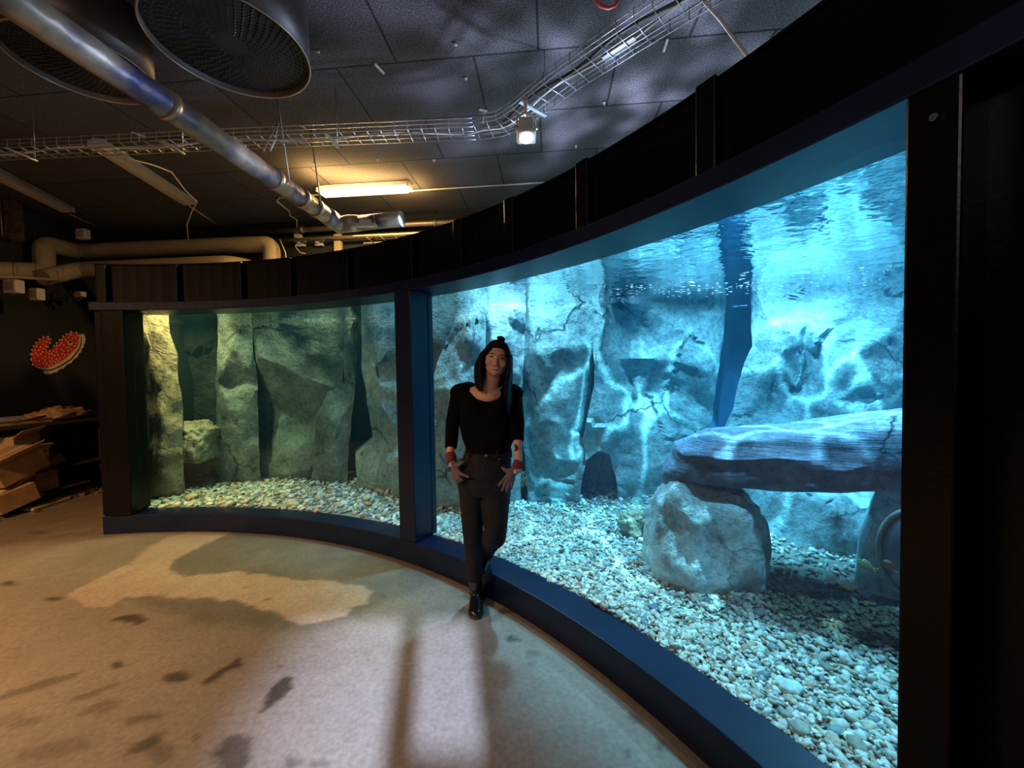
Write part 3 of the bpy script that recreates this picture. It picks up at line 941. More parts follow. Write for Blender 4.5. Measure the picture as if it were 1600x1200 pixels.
# bed under the pebbles
nt_, nr_ = 220, 60
V = []; C = []
for i in range(nt_ + 1):
    t = WT0 - 0.002 + (WT1 - WT0 + 0.004) * i / nt_
    for j in range(nr_ + 1):
        q = R0 + 0.197 + (rout(t) - 0.02 - R0 - 0.197) * j / nr_
        p = pol(q, t)
        V.append((p.x, p.y, gz(p.x, p.y) - 0.008)); sdm = sediment(p.x, p.y)
        c0 = np.array((0.22, 0.22, 0.18)) * (1 - sdm) + np.array((0.10, 0.062, 0.026)) * sdm
        C.append((c0[0], c0[1], c0[2], 1))
V = np.array(V); C = np.array(C)
ix = np.arange((nt_ + 1) * (nr_ + 1)).reshape(nt_ + 1, nr_ + 1)
a, b, c, d = ix[:-1, :-1].ravel(), ix[:-1, 1:].ravel(), ix[1:, 1:].ravel(), ix[1:, :-1].ravel()
F = np.concatenate([np.stack([a, c, b], 1), np.stack([a, d, c], 1)])
parts_ = [(V, F, C)]
NPEB = (14000, 10000, 3200)
parts_.append(pebble_field(NPEB[0], 0.006, 0.021, 5, reg_near))
parts_.append(pebble_field(NPEB[1], 0.009, 0.030, 6, reg_far))
parts_.append(pebble_field(NPEB[2], 0.012, 0.042, 8, reg_left))
k = 0; VV = []; FF = []; CC = []
for (v, f, c) in parts_:
    VV.append(v); FF.append(f + k); CC.append(c); k += len(v)
me = fast_mesh('gravel', np.concatenate(VV), np.concatenate(FF), np.concatenate(CC), M['pebble'])
go = bpy.data.objects.new('gravel', me); COL.objects.link(go)
tag(go, 'pale shingle and pebbles covering the bottom of the aquarium', 'gravel', kind='stuff')

# glints of the rippled water line, built as small white specks
mb = MB(); r_ = random.Random(12)
for i in range(320):
    px = r_.uniform(668, 1400); f = (px - 668) / 732
    Y = 3.75 - .35 * f - abs(r_.gauss(0, .35)); 
    p = PY(px, 500, Y); p.z = WATER - .008 - abs(r_.gauss(0, .012))
    s = r_.uniform(.0018, .005)
    mb.ellipsoid(p, (s * r_.uniform(1, 5), s, s * .5), None, 6, 4)
tag(mb.obj('glint_specks', M['white']), 'fine white specks standing for glints at the water line inside the right window', 'glint_specks', kind='stuff')

# ================================================================ rocks
def ridged(p, s):
    return 1 - abs(noise.noise(p * s)) * 2


def relief(name, outline, inner, mat, label, thick=0.5, rough=0.03, cuts=5, group=None, seed=0.0, soft=2, lam=0.5, cat='rock'):
    """a rock face laid out from measured corners (photo column, row, distance), given real depth behind"""
    P3 = [PY(*p) for p in outline] + [PY(*p) for p in inner]
    n = len(outline)
    P2 = [Vector((p[0], -p[1])) for p in outline] + [Vector((p[0], -p[1])) for p in inner]
    vv, ee, ff, ov, oe, of = geometry.delaunay_2d_cdt(P2, [(i, (i + 1) % n) for i in range(n)], [list(range(n))], 1, 1e-4)
    bm = bmesh.new()
    vs_ = []
    for i, v in enumerate(vv):
        vs_.append(bm.verts.new(P3[ov[i][0]]))
    for f in ff:
        try: bm.faces.new([vs_[i] for i in f])
        except ValueError: pass
    bmesh.ops.subdivide_edges(bm, edges=bm.edges[:], cuts=cuts, use_grid_fill=True)
    bmesh.ops.triangulate(bm, faces=bm.faces[:])
    bmesh.ops.subdivide_edges(bm, edges=[e for e in bm.edges if e.calc_length() > 0.055], cuts=1, use_grid_fill=True)
    if soft:
        for _ in range(soft):
            bmesh.ops.smooth_vert(bm, verts=[v for v in bm.verts if not v.is_boundary], factor=lam, use_axis_x=True, use_axis_y=True, use_axis_z=True)
    bm.verts.ensure_lookup_table()
    so = Vector((seed, seed * 1.7, -seed))
    camp = Vector((0, 0, CAM_H))
    for v in bm.verts:
        d = (v.co - camp).normalized()
        p = v.co + so
        h = noise.fractal(p * 2.2, 0.9, 2.1, 5) * rough * 1.5 + ridged(p, 3.0) ** 3 * rough * 0.6 + noise.noise(p * 14) * rough * 0.22
        cell = noise.voronoi(p * 1.6)[0]
        h += min(0.12, (cell[1] - cell[0])) * rough * 3
        pc_ = noise.voronoi(p * 2.1)
        q0_ = Vector(pc_[1][0]); g_ = noise.noise_vector(q0_ * 13.7)
        h += max(-0.1, min(0.1, (p * 2.1 - q0_).dot(g_) * rough * 3.2))
        if v.is_boundary:
            v.co += Vector((noise.noise(p * 5 + Vector((9, 0, 0))), 0, noise.noise(p * 5 + Vector((0, 9, 0))))) * rough * 0.6
        v.co -= d * h
    # thickness
    ret = bmesh.ops.extrude_face_region(bm, geom=bm.faces[:])
    ev = [g for g in ret['geom'] if isinstance(g, bmesh.types.BMVert)]
    for v in ev:
        d = (v.co - camp); d.z = 0; d.normalize()
        v.co += d * thick + Vector((noise.noise(v.co * 2), noise.noise(v.co * 2.3), noise.noise(v.co * 1.9))) * 0.04
        v.co.x *= 1.0
    bmesh.ops.recalc_face_normals(bm, faces=bm.faces)
    me = bpy.data.meshes.new(name); bm.to_mesh(me); bm.free()
    me.materials.append(mat)
    for p in me.polygons: p.use_smooth = True
    o = bpy.data.objects.new(name, me); COL.objects.link(o)
    md = o.modifiers.new('es', 'EDGE_SPLIT'); md.split_angle = math.radians(48)
    tag(o, label, cat, group)
    return o


def T(px, Y, z=2.3): return (px, YAT(px, Y, z), Y)
def G(px, Y, z=0.12): return (px, YAT(px, Y, z), Y)


# ---- left bay
relief('rock_outcrop', [T(205, 4.35), T(262, 4.4), (266, 520, 4.4), (277, 555, 4.38), (279, 590, 4.36), (285, 625, 4.36), (285, 700, 4.36), G(288, 4.38), G(222, 4.3)],
       [(240, 560, 4.28), (252, 650, 4.22), (250, 730, 4.24), (245, 500, 4.32)], M['rock_tan'],
       'tall tan rock column at the left edge of the left aquarium window', 0.35, 0.02, seed=1)
relief('rock_buttress', [T(343, 4.75), T(392, 4.8), (396, 545, 4.8), (402, 600, 4.8), (404, 700, 4.85), G(408, 4.9), G(345, 4.85), (340, 700, 4.8), (337, 600, 4.75)],
       [(352, 620, 4.62), (372, 690, 4.72), (362, 540, 4.6), (368, 620, 4.68)], M['rock_grey'],
       'narrow green grey rock slab just right of the dark cave', 0.4, 0.025, seed=3)
relief('rock_cliff', [T(380, 5.05), T(540, 4.95), (535, 600, 4.9), (533, 640, 4.95), (500, 700, 4.9), G(490, 5.0), G(390, 5.1), (392, 600, 5.0)],
       [(404, 556, 4.72), (430, 568, 4.74), (470, 588, 4.78), (520, 606, 4.84), (510, 505, 4.86), (450, 530, 4.9), (430, 640, 5.06), (480, 660, 5.08), (440, 705, 4.92), (485, 735, 4.86)],
       M['rock_grey'], 'broad dark faceted cliff face in the middle of the left window', 0.5, 0.02, seed=5, lam=0.25)
relief('rock_cliff', [T(535, 4.85), T(562, 4.85), (556, 600, 4.85), (552, 630, 4.8), (545, 700, 4.75), G(542, 4.75), G(485, 4.8), (492, 700, 4.78), (495, 650, 4.78), (512, 612, 4.8), (538, 600, 4.82)],
       [(545, 520, 4.72), (522, 660, 4.66), (520, 710, 4.66), (505, 745, 4.72)], M['rock_grey'],
       'leaning grey rock slab with cracks, right of the dark faceted cliff', 0.4, 0.025, seed=8, lam=0.3)
relief('rock_cliff', [T(565, 4.55), T(650, 4.1), (650, 640, 4.1), (650, 700, 4.1), G(650, 4.15), G(560, 4.6), (556, 735, 4.6), (556, 715, 4.6), (585, 690, 4.55), (575, 640, 4.5), (566, 580, 4.55)],
       [(590, 560, 4.3), (600, 640, 4.22), (615, 700, 4.2), (585, 745, 4.35), (620, 715, 4.1)], M['rock_teal'],
       'blue grey rock slab with branching cracks beside the mullion, left window', 0.5, 0.03, seed=11, lam=0.3)
relief('rock_cliff', [T(215, 4.95), T(400, 5.15), G(400, 5.2), G(215, 5.0)], [(310, 600, 5.15), (270, 560, 4.95), (350, 660, 5.1)], M['rock_shade'],
       'recessed rock face at the back of the cave, coloured as shade, left window', 0.2, 0.03, seed=12)


def rock_ball(name, c, r, mat, label, seed=0.0, rough=0.12, rot=(0, 0, 0), group=None, cat='rock', flat=0.0, sub=5, pw=1.0):
    bm = bmesh.new(); bmesh.ops.create_icosphere(bm, subdivisions=sub, radius=1)
    Rm = Matrix.Rotation(rot[2], 3, 'Z') @ Matrix.Rotation(rot[1], 3, 'Y') @ Matrix.Rotation(rot[0], 3, 'X')
    for v in bm.verts:
        p = v.co.copy()
        if pw != 1.0:
            p = Vector([math.copysign(abs(x) ** pw, x) for x in p])
        s = Vector((seed, 2 * seed, 0))
        h = 1 + noise.fractal(v.co * 1.3 + s, 0.9, 2, 4) * rough + (noise.noise(v.co * 7 + s)) * rough * 0.15
        p *= h
        p = Vector((p.x * r[0], p.y * r[1], p.z * r[2]))
        v.co = Rm @ p
    me = bpy.data.meshes.new(name); bm.to_mesh(me); bm.free(); me.materials.append(mat)
    for p in me.polygons: p.use_smooth = True
    o = bpy.data.objects.new(name, me); COL.objects.link(o); o.location = c
    tag(o, label, cat, group)
    return o


c = PY(311, 688, 4.7)
rock_ball('boulder', c, (0.20, 0.24, 0.235), M['rock_tan'], 'rounded tan boulder wedged in the dark cave of the left window', 4.0, 0.3, pw=0.75)

# ---- right bay
relief('rock_cliff', [T(640, 4.0), T(735, 4.0), (722, 520, 3.95), (700, 560, 3.9), (690, 600, 3.9), (682, 640, 3.9), G(690, 4.05), G(640, 4.0)],
       [(690, 520, 3.85), (675, 560, 3.9)], M['rock_grey'], 'shadowed grey rock strip right behind the mullion, right window', 0.4, 0.03, seed=14)
relief('rock_cliff', [T(722, 3.85), T(762, 3.8), (757, 560, 3.7), (752, 620, 3.7), (765, 700, 3.7), G(775, 3.8), G(655, 3.9), (655, 650, 3.85), (672, 600, 3.8), (695, 540, 3.8), (712, 490, 3.8)],
       [(735, 520, 3.6), (720, 570, 3.6), (705, 640, 3.62), (690, 720, 3.7), (740, 700, 3.62)], M['rock_teal'],
       'pale blue rock buttress leaning left, behind the person', 0.5, 0.035, seed=16)
relief('rock_buttress', [T(755, 3.9), T(822, 3.9), (820, 520, 3.9), (816, 600, 3.88), (808, 640, 3.9), G(815, 4.0), G(752, 3.95), (750, 600, 3.85)],
       [(770, 540, 3.72), (795, 520, 3.74), (805, 580, 3.82), (785, 640, 3.76)], M['rock_pale'],
       'tall pale rock pillar directly behind the head of the person', 0.4, 0.025, seed=18)
relief('rock_cliff', [T(820, 3.95), T(932, 3.92), (932, 540, 3.88), (922, 640, 3.9), (918, 690, 3.9), (912, 740, 3.92), G(905, 3.95), G(825, 4.0), (818, 700, 3.95), (815, 600, 3.95)],
       [(838, 545, 3.72), (880, 545, 3.74), (925, 545, 3.80), (870, 500, 3.86), (850, 620, 3.74), (890, 640, 3.70), (860, 698, 3.76), (885, 697, 3.84), (900, 720, 3.80), (850, 740, 3.88), (870, 715, 3.72)],
       M['rock_teal'], 'large blue rock block with a level crack, right of the head of the person', 0.5, 0.03, seed=21, lam=0.3)
relief('rock_cliff', [T(926, 3.75), T(1135, 4.0), (1128, 540, 4.0), (1122, 580, 3.95), (1115, 640, 3.95), (1105, 700, 4.0), G(1100, 4.1), G(965, 4.0), (962, 740, 3.9), (952, 712, 3.82), (935, 705, 3.8), (915, 720, 3.85), (912, 690, 3.85), (928, 600, 3.75)],
       [(945, 500, 3.66), (958, 560, 3.78), (985, 520, 3.95), (1045, 500, 3.86), (1100, 520, 3.86), (1040, 560, 3.8), (1110, 580, 3.78), (1000, 600, 3.98), (1050, 610, 3.98), (1040, 650, 3.98), (1085, 660, 3.92), (990, 672, 3.86), (950, 690, 3.74)],
       M['rock_teal'], 'wide blue cliff with a small arched hollow at its foot, middle of the right window', 0.5, 0.035, seed=25, lam=0.3)
relief('rock_cliff', [(895, 680, 4.3), (980, 680, 4.3), G(985, 4.35), G(895, 4.3)], [(940, 730, 4.38)], M['rock_grey'],
       'dark rock inside the small arched hollow, right window', 0.25, 0.03, seed=27)
relief('rock_cliff', [T(1172, 3.7), T(1450, 3.2), (1450, 560, 3.1), (1450, 690, 3.0), (1300, 700, 3.1), (1132, 690, 3.5), (1145, 640, 3.5), (1160, 580, 3.52), (1176, 540, 3.55)],
       [(1200, 500, 3.4), (1260, 505, 3.25), (1350, 518, 3.1), (1240, 470, 3.45), (1340, 460, 3.3), (1215, 560, 3.3), (1250, 580, 3.42), (1300, 560, 3.12), (1340, 545, 3.0), (1230, 640, 3.4), (1290, 625, 3.15), (1390, 615, 3.0), (1180, 625, 3.42), (1390, 520, 3.02)],
       M['rock_teal'], 'huge sloping blue rock face above the stone table, right window', 0.6, 0.035, seed=30, lam=0.3)
relief('rock_cliff', [(1150, 700, 3.4), (1420, 700, 2.9), (1412, 760, 2.7), (1405, 800, 2.6), (1398, 830, 2.55), G(1375, 2.6), G(1300, 2.72), G(1180, 3.05), G(1120, 3.3)],
       [(1215, 760, 3.0), (1265, 780, 2.9), (1240, 830, 2.92), (1300, 790, 2.76), (1340, 830, 2.68), (1300, 840, 2.72), (1220, 720, 3.15), (1350, 740, 2.98)],
       M['rock_teal'], 'low turquoise rock face seen through the gap under the stone table', 0.4, 0.03, seed=34, lam=0.3)
relief('rock_buttress', [(1378, 740, 2.4), (1440, 700, 2.25), (1450, 800, 2.1), G(1450, 2.1), G(1332, 2.3), (1346, 860, 2.32), (1357, 820, 2.34), (1358, 800, 2.36)],
       [(1385, 800, 2.28), (1380, 860, 2.22), (1400, 760, 2.3)], M['rock_pale'],
       'pale turquoise rock foot at the far right edge of the right window', 0.35, 0.02, seed=37)


# ---- stone table
def slab_loft(name, axis, secs, mat, label, seed, pw=0.55, rough=0.035, cat='rock', n=64):
    """rounded-rectangle sections (half width, half height) swept along an axis"""
    axis = [Vector(a) for a in axis]; K = 40
    vs_ = []; m_ = len(axis)
    def interp(arr, t):
        x = t * (m_ - 1); i = min(int(x), m_ - 2); f = x - i; f = f * f * (3 - 2 * f) if False else f
        return arr[i] * (1 - f) + arr[i + 1] * f
    W_ = [s[0] for s in secs]; H_ = [s[1] for s in secs]
    bm = bmesh.new(); rings = []
    for i in range(K + 1):
        t = i / K
        c = interp(axis, t); tt = (axis[-1] - axis[0]); side = Vector((-tt.y, tt.x, 0)).normalized(); tn = tt.normalized()
        hw, hh = interp(W_, t), interp(H_, t)
        ring = []
        for k in range(n):
            a = 2 * PI * k / n; ca, sa = math.cos(a), math.sin(a)
            x = math.copysign(abs(ca) ** pw, ca) * hw; z = math.copysign(abs(sa) ** pw, sa) * hh
            p = c + side * x + Vector((0, 0, z))
            q = p + Vector((seed, 0, 0))
            led = noise.noise(Vector((q.x * 0.9, q.y * 0.9, q.z * 14))) * rough * 0.9
            led += noise.fractal(q * 2.4, 0.8, 2, 5) * rough * 1.2
            p += side * (led * (1 if x > 0 else -1)) + Vector((0, 0, noise.fractal(q * 3, 0.9, 2, 4) * rough * 0.7)) + tn * noise.noise(Vector((q.x, q.y, q.z * 10))) * rough * (1.4 if t < 0.25 else 0.3)
            ring.append(bm.verts.new(p))
        rings.append(ring)
    for a, b in zip(rings, rings[1:]):
        for k in range(n):
            bm.faces.new((a[k], a[(k + 1) % n], b[(k + 1) % n], b[k]))
    bm.faces.new(list(reversed(rings[0]))); bm.faces.new(rings[-1])
    bmesh.ops.recalc_face_normals(bm, faces=bm.faces)
    me = bpy.data.meshes.new(name); bm.to_mesh(me); bm.free(); me.materials.append(mat)
    for p in me.polygons: p.use_smooth = True
    o = bpy.data.objects.new(name, me); COL.objects.link(o)
    md = o.modifiers.new('es', 'EDGE_SPLIT'); md.split_angle = math.radians(40)
    tag(o, label, cat)
    return o


ax_ = [PY(1037, 738, 2.62), PY(1062, 722, 2.58), PY(1110, 712, 2.52), PY(1240, 712, 2.40), PY(1340, 705, 2.3), PY(1520, 700, 2.12)]
slab_loft('stone_slab', ax_, [(0.10, 0.05), (0.22, 0.12), (0.28, 0.165), (0.30, 0.17), (0.31, 0.20), (0.32, 0.24)], M['rock_slate'],
          'long layered blue grey stone slab lying like a table top on a boulder', 2.0)
# boulder under it
bc = PY(1098, 850, 2.5); bc.z = 0.40
bo = rock_ball('boulder', bc, (0.335, 0.26, 0.39), M['rock_pale'], 'big smooth pale boulder carrying the stone slab, right window', 9.0, 0.16, pw=0.72)
c = PZ(992, 832, 0.2); c.z = 0.27
so = rock_ball('boulder', c, (0.125, 0.10, 0.105), M['rock_tan'], 'small cream boulder with a dark hollow, left of the big boulder', 13.0, 0.3, pw=0.8)

# larger single stones on the gravel
bigs = [(1022, 948, 0.030, (0.09, 0.12, 0.19)), (967, 857, 0.03, (0.25, 0.42, 0.46)), (1235, 1068, 0.045, (0.48, 0.56, 0.52)),
        (1300, 905, 0.045, (0.55, 0.58, 0.50)), (1325, 915, 0.05, (0.60, 0.62, 0.52)), (1355, 930, 0.035, (0.20, 0.3, 0.4)), (1010, 890, 0.03, (0.3, 0.4, 0.45)),
        (990, 875, 0.028, (0.35, 0.45, 0.5)), (940, 870, 0.028, (0.22, 0.34, 0.40)), (828, 774, 0.05, (0.62, 0.58, 0.40)), (903, 915, 0.024, (0.35, 0.17, 0.12)),
        (1290, 1035, 0.03, (0.2, 0.18, 0.14)), (1250, 1130, 0.035, (0.35, 0.35, 0.30)), (1340, 1160, 0.035, (0.3, 0.28, 0.22)), (1180, 1075, 0.025, (0.4, 0.35, 0.28)),
        (457, 788, 0.06, (0.60, 0.50, 0.30)), (352, 757, 0.07, (0.10, 0.10, 0.08)), (300, 776, 0.06, (0.50, 0.42, 0.26)), (575, 777, 0.05, (0.62, 0.60, 0.45))]
names_c = {0: 'dark blue stone lying on the pebbles near the sill'}
desc = ['dark blue stone by the sill, left of the window middle', 'blue grey cobble left of the big boulder, farther from the sill',
        'large flat pale stone lying alone near the sill, lower right', 'flat pale stone on the gravel behind the brown silt, left of a pair', 'flat pale stone on the gravel behind the brown silt, right of a pair',
        'blue stone at the upper edge of the brown silt, far right', 'blue cobble in front of the big boulder, nearest the sill', 'pale blue cobble in front of the small cream boulder',
        'teal cobble on the gravel left of the small cream boulder', 'cream stone against the rock foot beside the person', 'reddish brown stone by the sill right of the person',
        'brown stone on the gravel left of the big flat pale one', 'grey stone close to the sill below the big flat pale one', 'brownish stone at the bottom right corner of the right window',
        'tan stone beside the sill, upper left of the flat pale one', 'flat tan stone against the glass, middle of the left window', 'dark round stone at the cave mouth, left window',
        'tan stone beside the rock column, left window', 'cream stone near the mullion, left window']
for i, (px, py, r, colr) in enumerate(bigs):
    p = PZ(px, py, 0.19)
    mt_ = simple('stone_tint', colr, 0.6, var=0.35, scale=25, bmp=0.4)
    z = gz(p.x, p.y) + r * 0.28
    rock_ball('stone', (p.x, p.y, z), (r, r * 0.8, r * 0.5), mt_, desc[i], 20 + i, 0.25, (0, 0.1, i * 1.3), group='single stones on the gravel', cat='stone', sub=3)


# ---- two small fish and the round port
def fish(px, py, Y, L, head, mt_, label, striped=False):
    c = PY(px, py, Y)
    t = thing('fish', label, 'fish', c)
    ax = Vector((math.cos(head), 0.3, math.sin(head))).normalized(); up = Vector((0, 0, 1)); up = (up - ax * up.dot(ax)).normalized(); sd = ax.cross(up)
    mb = MB(); rings = []
    for s, h, w_ in ((-0.5, .04, .02), (-0.42, .10, .05), (-0.25, .24, .10), (0, .34, .15), (0.2, .33, .16), (0.38, .22, .12), (0.48, .10, .06), (0.5, .03, .02)):
        rings.append((c + ax * s * L, w_ * L, h * L, sd, up))
    mb.loft(rings, 18); mb.obj('body', mt_, t)
    mb = MB(); mb.add([c - ax * .44 * L + sd * .004, c - ax * .72 * L + up * .2 * L + sd * .004, c - ax * .66 * L + sd * .004, c - ax * .72 * L - up * .2 * L + sd * .004,
                       c - ax * .44 * L - sd * .004, c - ax * .72 * L + up * .2 * L - sd * .004, c - ax * .66 * L - sd * .004, c - ax * .72 * L - up * .2 * L - sd * .004],
                      [(0, 1, 2), (0, 2, 3), (4, 6, 5), (4, 7, 6), (0, 4, 5, 1), (1, 5, 6, 2), (2, 6, 7, 3), (3, 7, 4, 0)]); mb.obj('tail', mt_, t)
    mb = MB(); mb.ellipsoid(c + ax * .33 * L + up * .08 * L - sd * 0.0, (.17 * L,) * 3, None, 10, 8); e = mb.obj('eye', M['eye'], t); e.scale = (1, 1, 1)
    # bring the eye down to size
    for v in e.data.vertices:
        v.co = c + ax * .33 * L + up * .08 * L + (v.co - (c + ax * .33 * L + up * .08 * L)) * 0.68
    return t


def stripes_mat():
    mt, nt, bs = new_mat('striped_scales')
    v = coords(nt, (1, 1, 1), (0, 0.6, 0))
    wv = N(nt, 'TexWave'); wv.inputs['Scale'].default_value = 40; wv.bands_direction = 'Z'; nt.links.new(v, wv.inputs['Vector'])
    r = ramp(nt, wv.outputs['Fac'], [(0.4, (0.05, 0.09, 0.05)), (0.6, (0.50, 0.55, 0.30))]); nt.links.new(r.outputs[0], bs.inputs['Base Color'])
    return mt


fish(1352, 882, 1.95, 0.07, 2.6, stripes_mat(), 'small oval fish with yellowish stripes above the gravel, far right')
fish(1389, 884, 1.75, 0.055, 2.2, simple('brown_scales', (0.16, 0.09, 0.04), 0.5, var=0.4, scale=60), 'small brown fish beside the round port, far right')
pc = PY(1432, 868, 1.75)
t = thing('round_port', 'round grey port with a dark rim cut off by the right post', 'port', pc)
mb = MB(); vs_ = []
d_ = (Vector((0, 0, CAM_H)) - pc); d_.z = 0; d_.normalize(); s_ = Vector((-d_.y, d_.x, 0))
rp = 0.20
pts = [pc + s_ * rp * 0.62 * math.cos(a) + Vector((0, 0, rp * math.sin(a))) for a in [2 * PI * i / 40 for i in range(41)]]
mb.tube(pts, 0.012, 8, False); mb.obj('rim', M['rock_grey'], t)
mb = MB(); mb.ellipsoid(pc - d_ * 0.02, (rp * 0.6, 0.07, rp * 0.97), Matrix.Rotation(math.atan2(s_.y, s_.x), 3, 'Z'), 28, 16); mb.obj('dome', simple('port_dome', (0.06, 0.09, 0.14), 0.5, var=0.2), t)

# ================================================================ things under the ceiling
def strut_to_ceiling(mb, p, r=0.004):
    mb.tube([p, Vector((p.x, p.y, CEIL))], r, 6)


# duct drums with perforated undersides
DZ = 3.33


def drum(c, r, label):
    t = thing('ceiling_duct', label, 'air duct', (c[0], c[1], DZ), group='round ceiling ducts')
    cx_, cy_ = c
    mb = MB(); n = 64
    vs_ = []
    for i in range(n):
        a = 2 * PI * i / n; ca, sa = math.cos(a), math.sin(a)
        for (q, z) in ((r, CEIL), (r, DZ), (r - 0.008, DZ), (r - 0.008, CEIL)):
            vs_.append((cx_ + q * ca, cy_ + q * sa, z))
    fs = []
    for i in range(n):
        a = i * 4; b = ((i + 1) % n) * 4
        for k in range(4): fs.append((a + k, a + (k + 1) % 4, b + (k + 1) % 4, b + k))
    mb.add(vs_, fs, True); mb.obj('casing', M['drum'], t)
    mb = MB(); mb.tube([(cx_, cy_, DZ + 0.03), (cx_, cy_, DZ + 0.045)], r - 0.01, 64, smooth=False); mb.obj('face_plate', M['drumface'], t)
    mb = MB()
    for ring in range(4, 17):
        q = r * ring / 17.5; m_ = int(10 + ring * 3.2)
        for k in range(m_):
            a = 2 * PI * (k + 0.5 * (ring % 2)) / m_
            ctr = Vector((cx_ + q * math.cos(a), cy_ + q * math.sin(a), DZ + 0.026))
            mb.box(ctr, (0.013, 0.005, 0.006), mat=(Matrix.Rotation(a + 0.5, 4, 'Z') @ Matrix.Rotation(0.5, 4, 'Y')))
    o = mb.obj('swirl_slots', M['slot'], t); o['kind'] = 'stuff'
    mb = MB(); mb.tube([(cx_ + r * math.cos(2 * PI * i / 64), cy_ + r * math.sin(2 * PI * i / 64), DZ) for i in range(65)], 0.005, 6, False)
    mb.obj('rim', M['steel'], t)
    return t


kz = (DZ - CAM_H)
c1 = PZ(362, 78, DZ); c2 = PZ(128, 105, DZ)
drum((c1.x, c1.y), 0.40, 'big round perforated duct outlet, right of the foil wrapped pipe')
drum((c2.x, c2.y), 0.33, 'dim round perforated duct outlet, left behind the foil wrapped pipe')

# foil wrapped pipe
PZZ = 3.0
t = thing('insulated_pipe', 'long foil wrapped pipe running diagonally below the ceiling to an elbow', 'pipe', PZ(300, 170, PZZ))
a0 = PZ(-70, -62, PZZ) ; a1 = PZ(138, 64, PZZ); a2 = PZ(512, 338, PZZ)
mb = MB()
K = 60; pts = []; rs = []
for i in range(K + 1):
    f = i / K; p = a0.lerp(a2, f); pts.append(p + Vector((0, 0, 0.004 * noise.noise(p * 4)))); rs.append(0.075 + 0.006 * noise.noise(p * 7))
mb.tube(pts, rs, 20); mb.obj('long_run', M['foil'], t)
e1 = PZ(530, 350, PZZ); e2 = PZ(560, 349, PZZ); e3 = PZ(628, 342, PZZ)
mb = MB(); q = a2.lerp(a0, 0.02)
mb.tube([q, a2.lerp(e1, 0.3), e1 + Vector((0, 0.0, -0.01)), e1.lerp(e2, 0.5), e2], [0.082, 0.085, 0.086, 0.085, 0.08], 18); mb.obj('elbow', M['foil'], t)
mb = MB(); mb.tube([e2, e3], 0.074, 18); mb.obj('short_run', M['foil'], t)
for f_ in (0.33, 0.69, 0.83, 0.915):
    p = a0.lerp(a2, f_); d = (a2 - a0).normalized()
    mb = MB(); mb.tube([p - d * 0.02, p + d * 0.02], 0.085, 18); mb.obj('clamp', M['steel'], t)
for f_ in (0.72, 0.9):
    p = a0.lerp(a2, f_); mb = MB()
    s = 0.09 * (a2 - a0).normalized().cross(Vector((0, 0, 1)))
    mb.tube([p + s * 0.9, p + s * 0.5 + Vector((0, 0, .3)), Vector((p.x, p.y, CEIL))], 0.006, 6); mb.obj('hanger', M['wirew'], t)
# wall pipes behind the elbow
t = thing('copper_pipe', 'thin lagged pipe along the back wall under the ceiling, behind the elbow', 'pipe', RF(-2, 5.3, 3.4))
u1 = toRF(PY(360, 352, 5.5))[0]
mb = MB(); mb.tube([RF(-4.2, 5.38, 3.50), RF(0.6, 5.38, 3.50)], 0.035, 12); mb.obj('pipe_run', M['steel'], t)
for u in (-3.4, -2.6, -1.5, -0.6):
    mb = MB(); mb.tube([RF(u - .02, 5.38, 3.50), RF(u + .02, 5.38, 3.50)], 0.045, 12); mb.obj('pipe_joint', M['steel'], t)
t = thing('copper_pipe', 'lower thin bare pipe along the back wall, just above the sockets', 'pipe', RF(-2, 5.3, 3.3))
mb = MB(); mb.tube([RF(-4.1, 5.36, 3.36), RF(-0.4, 5.36, 3.36)], 0.022, 12); mb.obj('pipe_run', M['steel'], t)
for u in (-3.5, -2.4, -1.4):
    mb = MB(); mb.box(RF(u, 5.43, 3.36), (0.03, 0.14, 0.05), BA); mb.obj('bracket', M['steel'], t)


# wire mesh cable trays
def wire_tray(name, label, path, w_, h_, step, mat):
    t = thing(name, label, 'cable tray', path[len(path) // 2])
    L = [0]
    for a, b in zip(path, path[1:]): L.append(L[-1] + (b - a).length)
    def at(s):
        for i in range(len(path) - 1):
            if s <= L[i + 1] or i == len(path) - 2:
                return path[i].lerp(path[i + 1], max(0, min(1, (s - L[i]) / (L[i + 1] - L[i]))))
    def frame(s):
        a = at(max(0, s - 0.06)); b = at(min(L[-1], s + 0.06)); d = (b - a).normalized(); return Vector((-d.y, d.x, 0)).normalized()
    mb = MB()
    offs = [(-w_ / 2, h_), (-w_ / 2, h_ / 2), (-w_ / 2, 0), (-w_ / 6, 0), (w_ / 6, 0), (w_ / 2, 0), (w_ / 2, h_ / 2), (w_ / 2, h_)]
    ss = np.arange(0, L[-1], 0.08)
    for (ox, oz) in offs:
        mb = MB(); mb.tube([at(s) + frame(s) * ox + Vector((0, 0, oz)) for s in ss], 0.0035, 5)
        mb.obj('long_wire', mat, t)
    for s in np.arange(0, L[-1], step):
        p = at(s); n_ = frame(s)
        mb = MB(); mb.tube([p - n_ * w_ / 2 + Vector((0, 0, h_ + .01)), p - n_ * w_ / 2, p + n_ * w_ / 2, p + n_ * w_ / 2 + Vector((0, 0, h_ + .01))], 0.003, 5)
        mb.obj('cross_wire', mat, t)
    for s in np.arange(0.5, L[-1], 1.25):
        p = at(s); n_ = frame(s); mb = MB()
        mb.box(p + Vector((0, 0, -0.008)), (w_ + .04, 0.025, 0.012), math.atan2(n_.y, n_.x))
        mb.tube([p + n_ * (w_ / 2 + .012), p + n_ * (w_ / 2 + .012) + Vector((0, 0, CEIL - p.z))], 0.004, 6)
        mb.obj('hanger', mat, t)
    return t, at, frame, L[-1]


